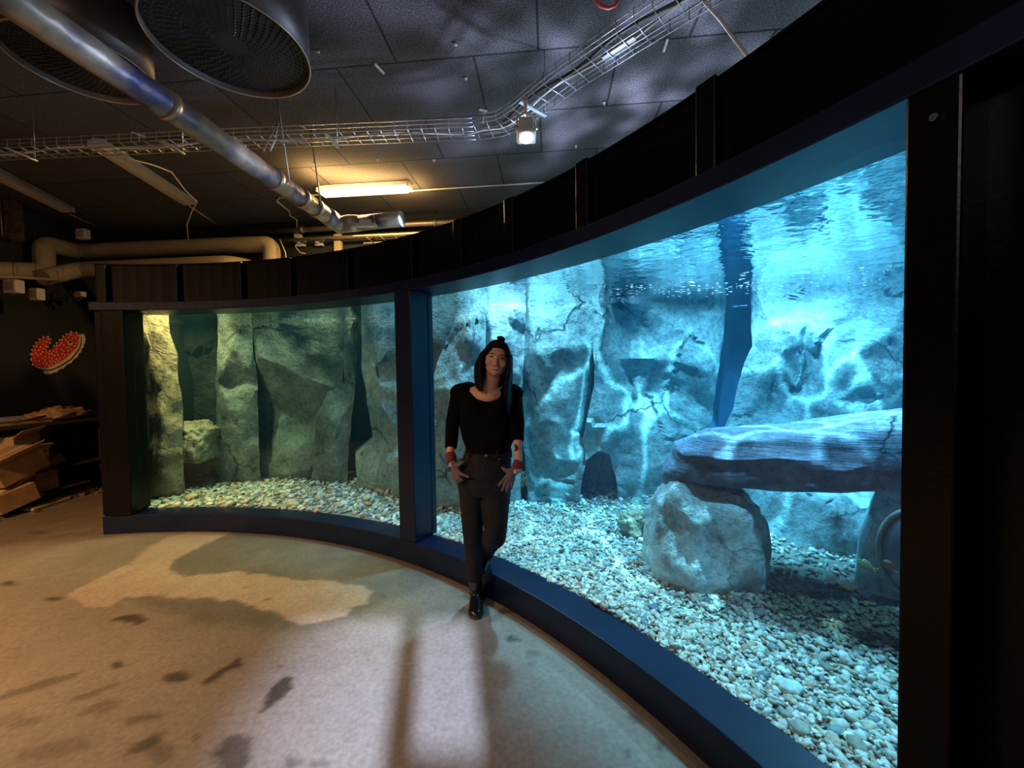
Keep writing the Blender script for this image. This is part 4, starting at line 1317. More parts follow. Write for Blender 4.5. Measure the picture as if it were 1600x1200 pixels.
TZ = 3.24
path = [PZ(-60, 244, TZ), PZ(200, 232, TZ), PZ(400, 222, TZ), PZ(600, 214, TZ), PZ(745, 208, TZ)]
t1, at1, fr1, L1 = wire_tray('cable_tray', 'wire mesh cable tray running level across the ceiling from the left', path, 0.16, 0.06, 0.10, M['wire'])
path = [PZ(745, 206, TZ), PZ(785, 200, TZ), PZ(815, 182, TZ), PZ(880, 132, TZ), PZ(975, 70, TZ), PZ(1085, 0, TZ), PZ(1140, -35, TZ)]
t2, at2, fr2, L2 = wire_tray('cable_tray', 'bright wire mesh cable tray slanting up to the right above the flood lamp', path, 0.20, 0.06, 0.10, M['wire'])
mb = MB(); mb.tube([at1(s) + fr1(s) * (0.03 * math.sin(s * 5)) + Vector((0, 0, 0.012)) for s in np.arange(0.1, L1 - 0.02, 0.08)] + [at2(s) + fr2(s) * (0.02 * math.sin(s * 7)) + Vector((0, 0, 0.012)) for s in np.arange(0.05, L2, 0.06)], 0.008, 6)
tag(mb.obj('power_cable', M['wirew']), 'pale cable lying in the wire mesh trays under the ceiling', 'cable')
mb = MB(); mb.tube([at2(s) + fr2(s) * (-0.05 + 0.02 * math.sin(s * 9)) + Vector((0, 0, 0.014)) for s in np.arange(0.2, L2, 0.06)], 0.009, 6)
tag(mb.obj('power_cable', M['blackcable']), 'black cable lying in the slanting bright wire tray', 'cable')
p = at2(1.15); mb = MB(); n_ = fr2(1.15); mb.box(p + n_ * 0.02 + Vector((0, 0, 0.018)), (0.05, 0.20, 0.025), math.atan2(n_.y, n_.x))
tag(mb.obj('cable_connector', M['white'], bevel=0.004), 'white connector strip lying in the slanting tray above the flood lamp', 'connector')

# flood lamp
fc = PY(822, 200, 2.62)
t = thing('flood_lamp', 'white flood lamp shining down from the bend of the wire tray', 'lamp', fc)
tilt = Matrix.Rotation(-0.35, 4, 'X')
mb = MB(); mb.box(fc + Vector((0, 0, .0)), (0.095, 0.075, 0.11), mat=tilt); mb.obj('housing', M['white'], t, bevel=0.008)
mb = MB(); fr_ = fc + tilt.to_3x3() @ Vector((0, 0, -0.068))
mb.box(fr_, (0.12, 0.10, 0.03), mat=tilt); mb.obj('bezel', M['white'], t, bevel=0.01)
mb = MB(); mb.tube([fr_ + tilt.to_3x3() @ Vector((0, 0, -0.014)), fr_ + tilt.to_3x3() @ Vector((0, 0, -0.022))], 0.038, 20); mb.obj('lens', M['flood_on'], t)
mb = MB()
for s in (-1, 1):
    mb.tube([fc + Vector((s * .058, 0, 0)), fc + Vector((s * .058, 0.01, .085)), fc + Vector((0, 0.02, .10))], 0.008, 6)
mb.tube([fc + Vector((0, .02, .10)), Vector((fc.x, fc.y + .02, TZ))], 0.012, 8); mb.obj('bracket', M['white'], t)
for s in (-1, 1):
    mb = MB(); mb.tube([fc + Vector((s * .05, 0, 0)), fc + Vector((s * .072, 0, 0))], 0.014, 10); mb.obj('knob', M['steel'], t)


# fluorescent luminaires
def luminaire(p0, p1, z, w_, label, mat, on=False):
    c = (p0 + p1) / 2; t = thing('ceiling_light', label, 'light', c, group='long ceiling lights')
    d = (p1 - p0).normalized(); n_ = Vector((-d.y, d.x, 0)); L = (p1 - p0).length
    q = Matrix((( d.x, n_.x, 0), (d.y, n_.y, 0), (0, 0, 1))).to_4x4()
    hc = CEIL - 0.004 - 0.03
    mb = MB(); mb.box(Vector((c.x, c.y, hc)), (L, w_ * 0.7, 0.06), mat=q); mb.obj('base_tray', M['white'], t, bevel=0.006)
    mb = MB()
    prof = [(-w_ / 2, 0.0), (-w_ * .42, -.035), (-w_ * .2, -.05), (w_ * .2, -.05), (w_ * .42, -.035), (w_ / 2, 0.0)]
    z0 = CEIL - 0.062
    vs_ = []
    for s in (-L / 2 + .02, -L / 2 + .05, L / 2 - .05, L / 2 - .02):
        e = 1.0 if abs(s) < L / 2 - .03 else 0.55
        for (y, zz) in prof: vs_.append(Vector((c.x, c.y, z0)) + d * s + n_ * y * (1.0 if e == 1 else .85) + Vector((0, 0, zz * e)))
    m_ = len(prof); fs = []
    for i in range(3):
        for k in range(m_ - 1): fs.append((i * m_ + k, i * m_ + k + 1, (i + 1) * m_ + k + 1, (i + 1) * m_ + k))
        fs.append((i * m_ + m_ - 1, i * m_, (i + 1) * m_, (i + 1) * m_ + m_ - 1))
    fs.append(tuple(range(m_))); fs.append(tuple(3 * m_ + k for k in reversed(range(m_))))
    mb.add(vs_, fs); mb.obj('diffuser', mat, t)
    for s in (-1, 1):
        mb = MB(); mb.box(Vector((c.x, c.y, z0 + .005)) + d * s * (L / 2 - .008), (0.03, w_ * 1.02, 0.05), mat=q); mb.obj('end_cap', M['white'], t, bevel=0.006)
    return t


dif = simple('unlit_diffuser', (0.55, 0.48, 0.42), 0.4, var=0.05)
luminaire(PZ(500, 306, CEIL - .1), PZ(641, 298, CEIL - .1), 0, 0.15, 'glowing warm white ceiling light above the aquarium header', M['tube_on'], True)
luminaire(PZ(152, 232, CEIL - .1), PZ(296, 322, CEIL - .1), 0, 0.15, 'unlit long ceiling light crossing behind the cable tray', dif)
luminaire(PZ(-70, 246, CEIL - .1), PZ(106, 333, CEIL - .1), 0, 0.15, 'unlit long ceiling light at the left edge of the view', dif)
# conduits
for (pts, lab) in (([(641, 298), (852, 285)], 'thin white conduit leading right from the glowing ceiling light'),
                   ([(296, 322), (338, 350)], 'short cable from the end of the middle unlit ceiling light'),
                   ([(110, 335), (152, 354)], 'short cable from the end of the left unlit ceiling light')):
    mb = MB(); mb.tube([PZ(x, y, CEIL - 0.012) for x, y in pts], 0.009, 8)
    tag(mb.obj('conduit', M['wirew']), lab, 'conduit')
q0 = [PZ(500, 304, CEIL - .012), PZ(436, 309, CEIL - .012), PZ(432, 314, CEIL - .012), PZ(452, 330, CEIL - .012), PZ(453, 337, CEIL - .012)]
jb = RF(toRF(q0[-1])[0], 5.45, 3.42)
mb = MB(); mb.tube(q0 + [Vector((jb.x, jb.y - .03, CEIL - .012)), Vector((jb.x, jb.y - .03, 3.46))], 0.009, 8)
tag(mb.obj('conduit', M['wirew']), 'bent white conduit from the glowing ceiling light down to a junction box', 'conduit')
t = thing('junction_box', 'small white junction box on the back wall under the bent conduit', 'electrical box', jb)
mb = MB(); mb.box(jb, (0.10, 0.06, 0.10), BA); mb.obj('box', M['white'], t, bevel=0.008)
mb = MB(); mb.box(jb - E2 * 0.033, (0.088, 0.008, 0.088), BA); mb.obj('lid', M['white'], t, bevel=0.003)
mb = MB(); mb.tube([jb + Vector((-.02, -.0, -.05)), jb + Vector((-.03, -.03, -.14)), jb + Vector((.03, -.02, -.22)), RF(toRF(jb)[0] + .1, 5.45, 3.19)], 0.007, 6)
tag(mb.obj('cable', M['wirew']), 'white cable sagging from the junction box to the sockets', 'cable')
for i, px in enumerate((466, 496)):
    p = PY(px, 376, 5.68); u = toRF(p)[0]; zz = p.z
    c = RF(u, 5.46, zz); t = thing('power_socket', ('left', 'right')[i] + ' one of two square white sockets with plugs on the back wall', 'socket', c, group='wall sockets')
    mb = MB(); mb.box(c, (0.12, 0.05, 0.12), BA); mb.obj('back_box', M['white'], t, bevel=0.008)
    mb = MB(); mb.tube([c - E2 * .02, c - E2 * .07], 0.035, 16); mb.obj('plug', M['white'], t)
mb = MB(); c = RF(toRF(PY(525, 378, 5.6))[0], 5.42, 3.15); mb.box(c, (0.10, 0.05, 0.55), BA)
tag(mb.obj('wall_bracket', M['beige']), 'pale upright metal bracket on the back wall right of the sockets', 'bracket')
mb = MB()
for i in range(9):
    c = RF(-2.35 + i * 0.19, 5.22, 3.26); mb.tube([c - E2 * .17, c + E2 * .12], 0.006, 6)
mb.tube([RF(-2.5, 5.05, 3.26), RF(-0.4, 5.05, 3.26)], 0.012, 8); mb.tube([RF(-2.5, 5.34, 3.26), RF(-0.4, 5.34, 3.26)], 0.012, 8)
tag(mb.obj('ladder_tray', M['beige']), 'pale ladder tray fixed along the back wall below the elbow', 'cable tray')
c = PZ(572, 352, 2.93)
t = thing('pipe_clamp', 'white strut clamp holding the short foil pipe right of the elbow', 'clamp', c)
mb = MB(); mb.box(c, (0.20, 0.06, 0.03)); mb.box(c + Vector((0, 0, .03)), (0.12, 0.05, .04)); mb.obj('plate', M['white'], t, bevel=0.004)
for s in (-1, 1):
    mb = MB(); mb.tube([c + Vector((s * .085, 0, -.02)), c + Vector((s * .085, 0, .10))], 0.006, 6); mb.obj('rod', M['steel'], t)

# beige lagged pipes by the back wall
def lw(px, py, u=UL + 0.004):
    d = ray(px, py); k = u / d.dot(E1); return Vector((0, 0, CAM_H)) + d * k


def wp(px, py, v=5.2):
    """point on the vertical plane v = const of the building"""
    d = ray(px, py); k = v / d.dot(E2); return Vector((0, 0, CAM_H)) + d * k


def bend(pts, r=0.12, n=5):
    out = [pts[0]]
    for a, b, c in zip(pts, pts[1:], pts[2:]):
        u = (a - b).normalized(); w_ = (c - b).normalized(); rr = min(r, (a - b).length * .45, (c - b).length * .45)
        for i in range(n + 1):
            f = i / n; out.append((b + u * rr).lerp(b, f).lerp(b.lerp(b + w_ * rr, f), f))
    return out + [pts[-1]]


z_a = wp(260, 386).z
mb = MB(); vv_ = 5.2
u_ = UL + .16; pA = [lw(-60, 422, u_), lw(70, 424, u_), lw(68, 380, u_), lw(100, 388, u_), wp(122, 393, 5.2), wp(425, 381, 5.2), wp(425, 440, 5.2)]
mb.tube(bend(pA, .12), 0.105, 18); tag(mb.obj('lagged_pipe', M['beige']), 'fat beige pipe stepping up at the left, then level, then turning down', 'pipe')
mb = MB(); mb.tube(bend([lw(66, 434, UL + .34), wp(125, 421, 4.98), wp(360, 411, 5.0), wp(396, 418, 5.3)], .15), 0.10, 18)
tag(mb.obj('lagged_pipe', M['beige']), 'fat beige pipe running level just above the aquarium header', 'pipe')
mb = MB(); p = wp(127, 393, 5.2); q = wp(132, 393, 5.2); mb.tube([p, q], 0.112, 18); tag(mb.obj('pipe_band', M['blackcable']), 'thin black band around the fat beige pipe, left end', 'band')
# small boxes near the pipes
for (px, py, v, sz, lab) in ((130, 366, 5.2, (.13, .08, .13), 'small white box above the fat beige pipe'),
                             (22, 448, 4.6, (.16, .09, .15), 'small white box hanging under the pale rail, left edge'),
                             (58, 460, 4.6, (.12, .08, .14), 'dim beige box right of the white box under the rail'),
                             (126, 460, 4.9, (.11, .06, .07), 'tiny beige box beside the aquarium corner post')):
    c = lw(px, py, UL + .5) if px < 100 else wp(px, py, 4.9); t = thing('junction_box', lab, 'electrical box', c)
    mb = MB(); mb.box(c, sz, BA); mb.obj('box', M['white'], t, bevel=0.008)
    mb = MB(); mb.box(c - E2 * (sz[1] / 2 + .003), (sz[0] * .85, .01, sz[2] * .6), BA); mb.obj('lid', M['card2'], t)
    top = c + Vector((0, 0, sz[2] / 2)); mb = MB(); mb.tube([top, Vector((top.x, top.y, CEIL))], 0.003, 6); mb.obj('stem', M['blackcable'], t)
mb = MB(); a_, b_ = lw(-30, 430, UL + .5), lw(105, 438, UL + .5); mb.tube([a_, b_], 0.016, 8)
for q in (a_.lerp(b_, .4), a_.lerp(b_, .95)): mb.tube([q, Vector((q.x, q.y, q.z + .15))], .004, 6)
tag(mb.obj('hanging_rail', M['beige']), 'thin pale rail hanging below the beige pipes, left edge', 'rail')
mb = MB(); c = wp(90, 462, 4.8); mb.tube([c + E1 * (-.3 + .04 * i) + Vector((0, 0, .06 * math.sin(i * 2.1) - .02)) + E2 * .05 * math.cos(i * 1.3) for i in range(16)], .012, 6)
tag(mb.obj('cable_bundle', M['blackcable']), 'dark tangle of cables below the beige pipes, left', 'cable')
mb = MB(); mb.tube([PZ(196, 236, TZ + .05), PZ(198, 247, TZ + .0), PZ(212, 251, TZ), PZ(240, 258, 3.3), PZ(268, 269, 3.35), PZ(290, 298, 3.4), PZ(308, 315, 3.4), PZ(300, 330, 3.4), wp(292, 352, 4.7), wp(294, 374, 4.8)], .006, 6)
tag(mb.obj('cable', M['wirew']), 'thin loose cable drooping from the level tray past the unlit light', 'cable')
mb = MB(); mb.tube([wp(437, 374, 5.15), wp(446, 395, 5.1), wp(448, 412, 5.05), wp(448, 440, 5.0)], .007, 6)
tag(mb.obj('cable', M['wirew']), 'thin white cable hanging beside the fat beige pipe bend', 'cable')
for k in (0, 10):
    mb = MB(); mb.tube([PZ(412 + k, 236, 3.15), PZ(420 + k, 218, 3.25), PZ(430 + k * .3, 197, 3.5), PZ(434, 193, CEIL)], .006, 6)
    tag(mb.obj('cable_tie', M['wirew']), ('outer' if k else 'inner') + ' loose white strap holding the tray beside the foil pipe', 'strap')
mb = MB(); mb.tube([PZ(932, 2, 3.3), PZ(938, 9, 3.28), PZ(950, 13, 3.27), PZ(961, 9, 3.28), PZ(966, 0, 3.3), PZ(968, -12, 3.4), PZ(968, -12, CEIL)], .008, 8)
mb.tube([PZ(932, 2, 3.3), PZ(930, -10, 3.4), PZ(930, -10, CEIL)], .008, 8)
tag(mb.obj('red_cable', M['redcable']), 'red cable loop hanging from the ceiling at the top edge', 'cable')
mb = MB(); mb.tube([PZ(1092, -4, 3.3), PZ(1105, 8, 3.2), PZ(1128, 34, 3.1), PZ(1145, 58, 3.0), PZ(1168, 88, 2.85), PZ(1174, 100, 2.70)], .0075, 8)
tag(mb.obj('hanging_cable', M['wirew']), 'white cable hanging from the slanting tray down to the header, top right', 'cable')


# small ceiling clips
def clip(px, py, ang, L, label, drop=0.0):
    c = PZ(px, py, CEIL - .01)
    t = thing('ceiling_clip', label, 'clip', c, group='small clips on the ceiling')
    mb = MB(); mb.box(c + Vector((0, 0, -.002)), (L, .016, .012), ang); mb.obj('plate', M['wirew'], t, bevel=.002)
    mb = MB(); mb.tube([c + Vector((0, 0, 0)), c + Vector((0, 0, -.014 - drop))], .004, 6); mb.obj('hook', M['wirew'], t)


clip(593, 107, 1.2, .10, 'slim pale ceiling clip between the big duct and the slanting tray')
clip(1040, 70, 1.45, .11, 'slim white ceiling clip right of the slanting tray')
clip(217, 210, .9, .10, 'crumpled pale bracket above the left cable tray', .05)
clip(472, 197, .9, .07, 'small pale bracket above the tray right of the foil pipe', .06)
clip(755, 172, .4, .07, 'small bracket above the tray bend', .10)
clip(497, 80, .2, .02, 'tiny white dot clip beside the big duct')
clip(728, 122, .2, .02, 'tiny white dot clip in the blue shimmer, upper middle')
clip(712, 69, .2, .02, 'tiny white clip near the top middle of the ceiling')
clip(678, 250, .2, .03, 'small clip above the right end of the glowing light', .01)
clip(590, 248, .2, .02, 'small clip above the middle of the glowing light', .01)
clip(492, 256, .2, .02, 'small clip above the left end of the glowing light', .01)
clip(900, 228, .2, .02, 'small clip right of the flood lamp near the header', .01)
clip(944, 160, .2, .02, 'small clip on the ceiling seam right of the flood lamp', .01)
for i, px in enumerate((95, 110, 141, 172, 202)):
    if i == 0: continue
    c = wp(px + 55, 326, 5.2); c.z = CEIL - .01
t = thing('surface_duct', 'dark vertical duct at the left edge beyond the unlit light', 'duct', lw(20, 340, UL + .12))
mb = MB(); a_ = lw(18, 330, UL + .12); mb.box(Vector((a_.x, a_.y, 3.42)), (.16, .12, .48), BA); mb.obj('casing', M['debris'], t, bevel=.01)
mb = MB(); mb.tube([Vector((a_.x - .03, a_.y - .08, 3.2)), Vector((a_.x - .03, a_.y - .08, 3.65))], .008, 6); mb.obj('wire', M['steel'], t)

# ================================================================ left side: sign, bench, clutter


sc_c = lw(90, 550)
t = thing('wall_graphic', 'red spotted fish decal with pale scalloped belly on the dark wall', 'wall decal', sc_c)


def decal(pts, off, name, mat, parent, depth=0.006):
    P = [lw(x, y, UL + off) for x, y in pts]; n = len(P)
    mb = MB(); mb.add([p for p in P] + [p + E1 * depth for p in P], [tuple(range(n)), tuple(reversed(range(n, 2 * n)))] + [(i, (i + 1) % n, n + (i + 1) % n, n + i) for i in range(n)])
    return mb.obj(name, mat, parent)


def zc(pts): return [(20 + x * 0.11667, 480 + y * 0.11667) for x, y in pts]


belly = [(930, 355), (955, 380), (965, 420), (962, 460), (945, 510), (915, 570), (870, 640), (800, 715), (700, 790), (600, 850), (520, 885), (455, 895), (400, 875), (420, 850), (500, 850), (600, 790), (720, 720), (800, 640), (860, 560), (885, 500), (895, 430), (895, 370)]
sc = []
for i, (x, y) in enumerate(belly):
    sc.append((x, y))
    if i < 12:
        x2, y2 = belly[i + 1]
        for k in (1, 2):
            f = k / 3; nx, ny = (y2 - y), -(x2 - x); l = math.hypot(nx, ny) or 1
            s = (1 if k == 1 else -.2) * 12
            sc.append((x + (x2 - x) * f + (-nx / l) * -s, y + (y2 - y) * f + (-ny / l) * -s))
decal(zc(sc), .004, 'scalloped_fringe', M['pale'], t)
trim = [(880, 350), (905, 400), (905, 470), (885, 540), (830, 620), (770, 690), (680, 750), (590, 800), (500, 835), (400, 835), (340, 815), (290, 790), (330, 790), (440, 810), (560, 770), (700, 690), (800, 590), (860, 500), (870, 420)]
decal(zc([(x + 12, y + 14) for x, y in trim]), .008, 'fringe_line', M['copper'], t)
decal(zc(trim), .012, 'belly_band', M['pale'], t)
bodyp = [(820, 338), (870, 360), (885, 400), (880, 470), (850, 540), (790, 600), (720, 670), (620, 740), (520, 790), (440, 815), (360, 805), (290, 785), (255, 740), (245, 660), (250, 600), (275, 550), (290, 500), (340, 460), (380, 415), (440, 400), (490, 410), (500, 450), (480, 500), (440, 550), (430, 575), (480, 575), (540, 540), (570, 510), (610, 465), (650, 420), (700, 385), (740, 350)]
decal(zc(bodyp), .016, 'fish_body', M['red'], t)
r_ = random.Random(3); k = 0
def inpoly(x, y, P):
    c = False
    for i in range(len(P)):
        x0, y0 = P[i]; x1, y1 = P[i - 1]
        if (y0 > y) != (y1 > y) and x < (x1 - x0) * (y - y0) / (y1 - y0) + x0: c = not c
    return c
spots = []
while len(spots) < 80 and k < 8000:
    k += 1; x, y = r_.uniform(240, 890), r_.uniform(335, 820)
    if all(inpoly(x + dx, y + dy, bodyp) for dx, dy in ((-14, 0), (14, 0), (0, 18), (0, -18))) and all(math.hypot(x - a, y - b) > 38 for a, b in spots) and math.hypot(x - 762, y - 476) > 62:
        spots.append((x, y))
mb = MB()
for (x, y) in spots:
    a = r_.uniform(-.5, .9); rr = r_.uniform(6.5, 10)
    pts = zc([(x + rr * math.cos(q) * math.cos(a) - 1.6 * rr * math.sin(q) * math.sin(a), y + rr * math.cos(q) * math.sin(a) + 1.6 * rr * math.sin(q) * math.cos(a)) for q in [2 * PI * i / 8 for i in range(8)]])
    P = [lw(px, py, UL + .020) for px, py in pts]; mb.add(P + [p + E1 * .005 for p in P], [tuple(range(8)), tuple(reversed(range(8, 16)))] + [(i, (i + 1) % 8, 8 + (i + 1) % 8, 8 + i) for i in range(8)])
for i, (x, y) in enumerate(bodyp):
    if i in (24, 25): continue
    x2, y2 = bodyp[(i + 1) % len(bodyp)]
    if 0 < i < 11: continue
    nx, ny = (y2 - y), -(x2 - x); l = math.hypot(nx, ny) or 1; mx_, my_ = (x + x2) / 2, (y + y2) / 2
    pts = zc([(x * .6 + mx_ * .4, y * .6 + my_ * .4), (mx_ + nx / l * 26, my_ + ny / l * 26), (x2 * .6 + mx_ * .4, y2 * .6 + my_ * .4)])
    P = [lw(px, py, UL + .020) for px, py in pts]; mb.add(P + [p + E1 * .005 for p in P], [(0, 1, 2), (5, 4, 3), (0, 3, 4, 1), (1, 4, 5, 2), (2, 5, 3, 0)])
so_ = mb.obj('pale_spots', M['pale'], t); so_['kind'] = 'stuff'
ring = [(762 + 34 * math.cos(a), 476 + 36 * math.sin(a)) for a in [2 * PI * i / 18 for i in range(18)]]
decal(zc(ring), .022, 'eye_ring', M['pale'], t)
decal(zc([(766 + 17 * math.cos(a), 466 + 20 * math.sin(a)) for a in [2 * PI * i / 14 for i in range(14)]]), .030, 'pupil', M['copper'], t)


# bench along the left wall
def lp(px, py, u): return lw(px, py, u)


UB = UL + 0.62      # front edge of the bench
b0 = lp(-60, 668, UB); b1 = lp(146, 655, UB)
v0_, v1_ = toRF(b0)[1], toRF(b1)[1] + .25
zb = lp(60, 662, UB).z
t = thing('workbench', 'dark narrow workbench along the left wall under the fish decal', 'bench', RF(UL + .3, (v0_ + v1_) / 2, 0))
mb = MB(); mb.box(RF(UL + .33, (v0_ + v1_) / 2, zb - .02), (.56, v1_ - v0_, .035), BA); mb.obj('bench_top', M['darkwood'], t, bevel=.003)
mb = MB(); mb.box(RF(UL + .34, (v0_ + v1_) / 2, .36), (.44, v1_ - v0_, .02), BA); mb.obj('lower_shelf', M['darkwood'], t, bevel=.003)
for v in (v0_ + .1, v1_ - .1, (v0_ + v1_) / 2):
    for u in (UL + .10, UB - .07):
        mb = MB(); mb.box(RF(u, v, (zb - .04) / 2), (.05, .05, zb - .04), BA); mb.obj('leg', M['darkwood'], t)
# tube on the bench
ta, tb = lp(-60, 653, UL + .25), lp(150, 644, UL + .25)
ta.z = tb.z = zb + .045
t = thing('long_tube', 'long silver tube lying on the bench along the wall', 'tube', (ta + tb) / 2)
mb = MB(); mb.tube([ta, tb], .043, 14); mb.obj('tube', M['silver'], t)
q = lp(128, 645, UL + .25); q.z = zb + .045; d = (tb - ta).normalized(); mb = MB(); mb.tube([q - d * .05, q + d * .05], .0445, 14); mb.obj('yellow_band', M['yellow'], t)
mb = MB(); mb.box(lp(15, 664, UB - .15) * 1.0 + Vector((0, 0, zb + .012 - lp(15, 664, UB - .15).z)), (.12, .75, .02), BA + .06)
tag(mb.obj('plank', M['wood']), 'pale plank lying on the front of the bench, left edge', 'plank')
# crumpled cloth
cc_ = lp(93, 645, UB - .2); cc_.z = zb + .002
bm = bmesh.new(); bmesh.ops.create_uvsphere(bm, u_segments=60, v_segments=30, radius=1)
for v in bm.verts:
    p = v.co.copy(); h = 1 + .28 * noise.fractal(p * 2.2, .8, 2, 4) + .10 * ridged(p, 4.0)
    v.co = Matrix.Rotation(BA + PI / 2, 3, 'Z') @ Vector((p.x * .29 * h, p.y * .14 * h, max(0, p.z * .5 + .5) ** 1.2 * .16 * h * (1.0 - .25 * abs(p.x))))
me = bpy.data.meshes.new('crumpled_cloth'); bm.to_mesh(me); bm.free(); me.materials.append(M['cloth'])
for p in me.polygons: p.use_smooth = True
o = bpy.data.objects.new('crumpled_cloth', me); COL.objects.link(o); o.location = cc_
tag(o, 'crumpled brown cloth heaped on the bench beside the aquarium corner', 'cloth')
mb = MB(); s_ = lp(62, 655, UB - .1); s_.z = zb + .02
mb.tube([s_ + E2 * (-.28) + Vector((0, 0, 0)), s_ + E2 * .0 + Vector((0, 0, .05)), s_ + E2 * .2 + Vector((0, 0, .07))], .012, 6)
tag(mb.obj('rod', M['blackcable']), 'dark thin rod leaning on the cloth on the bench', 'rod')


# cardboard boxes and planks below
def carton(px, py, u, size, rz, rx, mat, label, flaps=True):
    c = lp(px, py, u); c.z = max(c.z, size[2] / 2 * 1.0)
    t = thing('cardboard_box', label, 'box', c, group='cardboard boxes under the bench')
    q = Matrix.Rotation(BA + rz, 4, 'Z') @ Matrix.Rotation(rx, 4, 'X')
    mb = MB(); mb.box(c, size, mat=q); mb.obj('carton', mat, t, bevel=.004)
    if flaps:
        for s in (-1, 1):
            mb = MB(); fc_ = c + q.to_3x3() @ Vector((s * (size[0] / 2 + .04), 0, size[2] / 2 + .03))
            mb.box(fc_, (.12, size[1] * .96, .006), mat=q @ Matrix.Rotation(-s * .7, 4, 'Y')); mb.obj('flap', M['card2'], t)
    mb = MB(); mb.box(c + q.to_3x3() @ Vector((0, 0, size[2] / 2 + .001)), (.05, size[1] * .98, .003), mat=q); mb.obj('tape', M['beige'], t)
    return t


carton(12, 728, UB + .12, (.34, .46, .26), .1, .35, M['card'], 'large brown carton tilted forward, leftmost under the bench')
carton(20, 692, UB - .2, (.30, .34, .20), .3, .1, M['card2'], 'pale open carton just below the bench edge', True)
carton(36, 722, UB - .16, (.30, .30, .28), -.1, 0, M['card'], 'brown carton behind the tilted one, with a pale top')
carton(58, 752, UB - .02, (.22, .26, .22), .2, .0, M['card'], 'reddish brown carton standing on the floor, rightmost', False)
carton(10, 778, UB + .18, (.30, .34, .20), .0, .25, M['card'], 'brown carton tipped on the floor at the left edge', False)
for i, (px, py, u, sz, rz, rx, lab) in enumerate(((12, 762, UB + .2, (.10, .55, .03), .3, .35, 'bright plank leaning across the cartons'),
        (42, 770, UB + .12, (.08, .26, .05), -.4, -.5, 'short pale wood offcut between the cartons'),
        (116, 757, UB - .05, (.07, .34, .02), .1, 0, 'thin pale board on the debris near the aquarium corner'),
        (72, 738, UB - .1, (.03, .08, .20), 0, .2, 'small upright offcut beside the rightmost carton'))):
    c = lp(px, py, u); c.z = max(c.z, .04)
    mb = MB(); mb.box((0, 0, 0), sz, mat=Matrix.Rotation(BA + rz, 4, 'Z') @ Matrix.Rotation(rx, 4, 'X'))
    o = mb.obj('wood_offcut', M['wood'], bevel=.003); o.location = c; tag(o, lab, 'wood')
# rubble strip
mb = MB(); r_ = random.Random(5)
for i in range(240):
    v = r_.uniform(v0_, v1_ + .3); u = UB + .05 + r_.gauss(0, .12)
    s = r_.uniform(.01, .05); q = Matrix.Rotation(r_.uniform(0, 3), 4, 'Z') @ Matrix.Rotation(r_.uniform(-.4, .4), 4, 'X')
    mb.box(RF(u, v, s * .35), (s * r_.uniform(1, 3), s, s * .6), mat=q)
o = mb.obj('debris', M['debris']); tag(o, 'dark rubble and scraps strewn on the floor along the bench', 'debris', kind='stuff')
mb = MB(); mb.box(RF(UB + .22, toRF(PZ(62, 790, 0))[1], .02), (.14, .42, .035), BA + .2)
tag(mb.obj('mat_roll', M['card2'], bevel=.01), 'flat grey pad lying on the floor in front of the cartons', 'pad')
p_ = [PZ(150, 760, .01), PZ(135, 766, .01), PZ(115, 773, .01), PZ(90, 778, .01), PZ(72, 780, .01)]
mb = MB(); mb.tube(p_, .01, 6); tag(mb.obj('floor_cable', M['blackcable']), 'dark cable lying on the floor along the rubble', 'cable')
for (px, py, lab) in ((62, 690, 'dim pale bundle on the lower bench shelf, left'), (78, 700, 'small grey bag on the lower bench shelf, right')):
    c = lp(px, py, UL + .4); c.z = .37 + .07
    o = rock_ball('bundle', c, (.10, .13, .08), M['debris'] if px == 62 else M['card2'], lab, px, .3, cat='bundle', sub=4)

# ================================================================ the person
PR = thing('person', 'person in black sweater, black jeans and work gloves leaning against the window, thumbs in pockets', 'person', PZ(748, 950, 0))
PYo = 0.0
def B(x, y, Y): return PY(x, y, Y - 0.28 - 0.001 * (x - 760))
def B0(x, y, Y): return PY(x, y, Y)
KS = 0.91                                   # build of this person


class PB(MB):
    def tube(s, pts, r, *a, **k): MB.tube(s, pts, [q * KS for q in r] if isinstance(r, (list, tuple)) else r * KS, *a, **k)
    def capsule(s, a, b, ra, rb, seg=14, mi=0): MB.capsule(s, a, b, ra, rb, seg, mi)
    def loft(s, rings, *a, **k): MB.loft(s, [(q[0], q[1] * KS, q[2] * KS) + tuple(q[3:]) for q in rings], *a, **k)
    def ellipsoid(s, c, r, *a, **k): MB.ellipsoid(s, c, tuple(q * KS for q in r), *a, **k)



VX, VZ = Vector((1, 0, 0)), Vector((0, 0, 1))
yw = -0.20                                  # the body turns a touch to its left
TX = Vector((math.cos(yw), math.sin(yw), 0)); TY = Vector((-math.sin(yw), math.cos(yw), 0))
hips = B(756, 738, 2.76); waist = B(760, 690, 2.80); chest = B(760, 640, 2.83); shc = B(760, 606, 2.85)
shR, elR, wrR = B(718, 613, 2.84), B(707.5, 660, 2.84), B(704, 706, 2.72)
shL, elL, wrL = B(802, 614, 2.84), B(808, 662, 2.83), B(810, 722, 2.69)
hpR, knR, anR = B(738, 757, 2.76), B0(739, 842, 2.44), B0(742, 906, 2.51)
hpL, knL, anL = B(776, 757, 2.76), B0(771, 838, 2.38), B0(757, 868, 2.64)
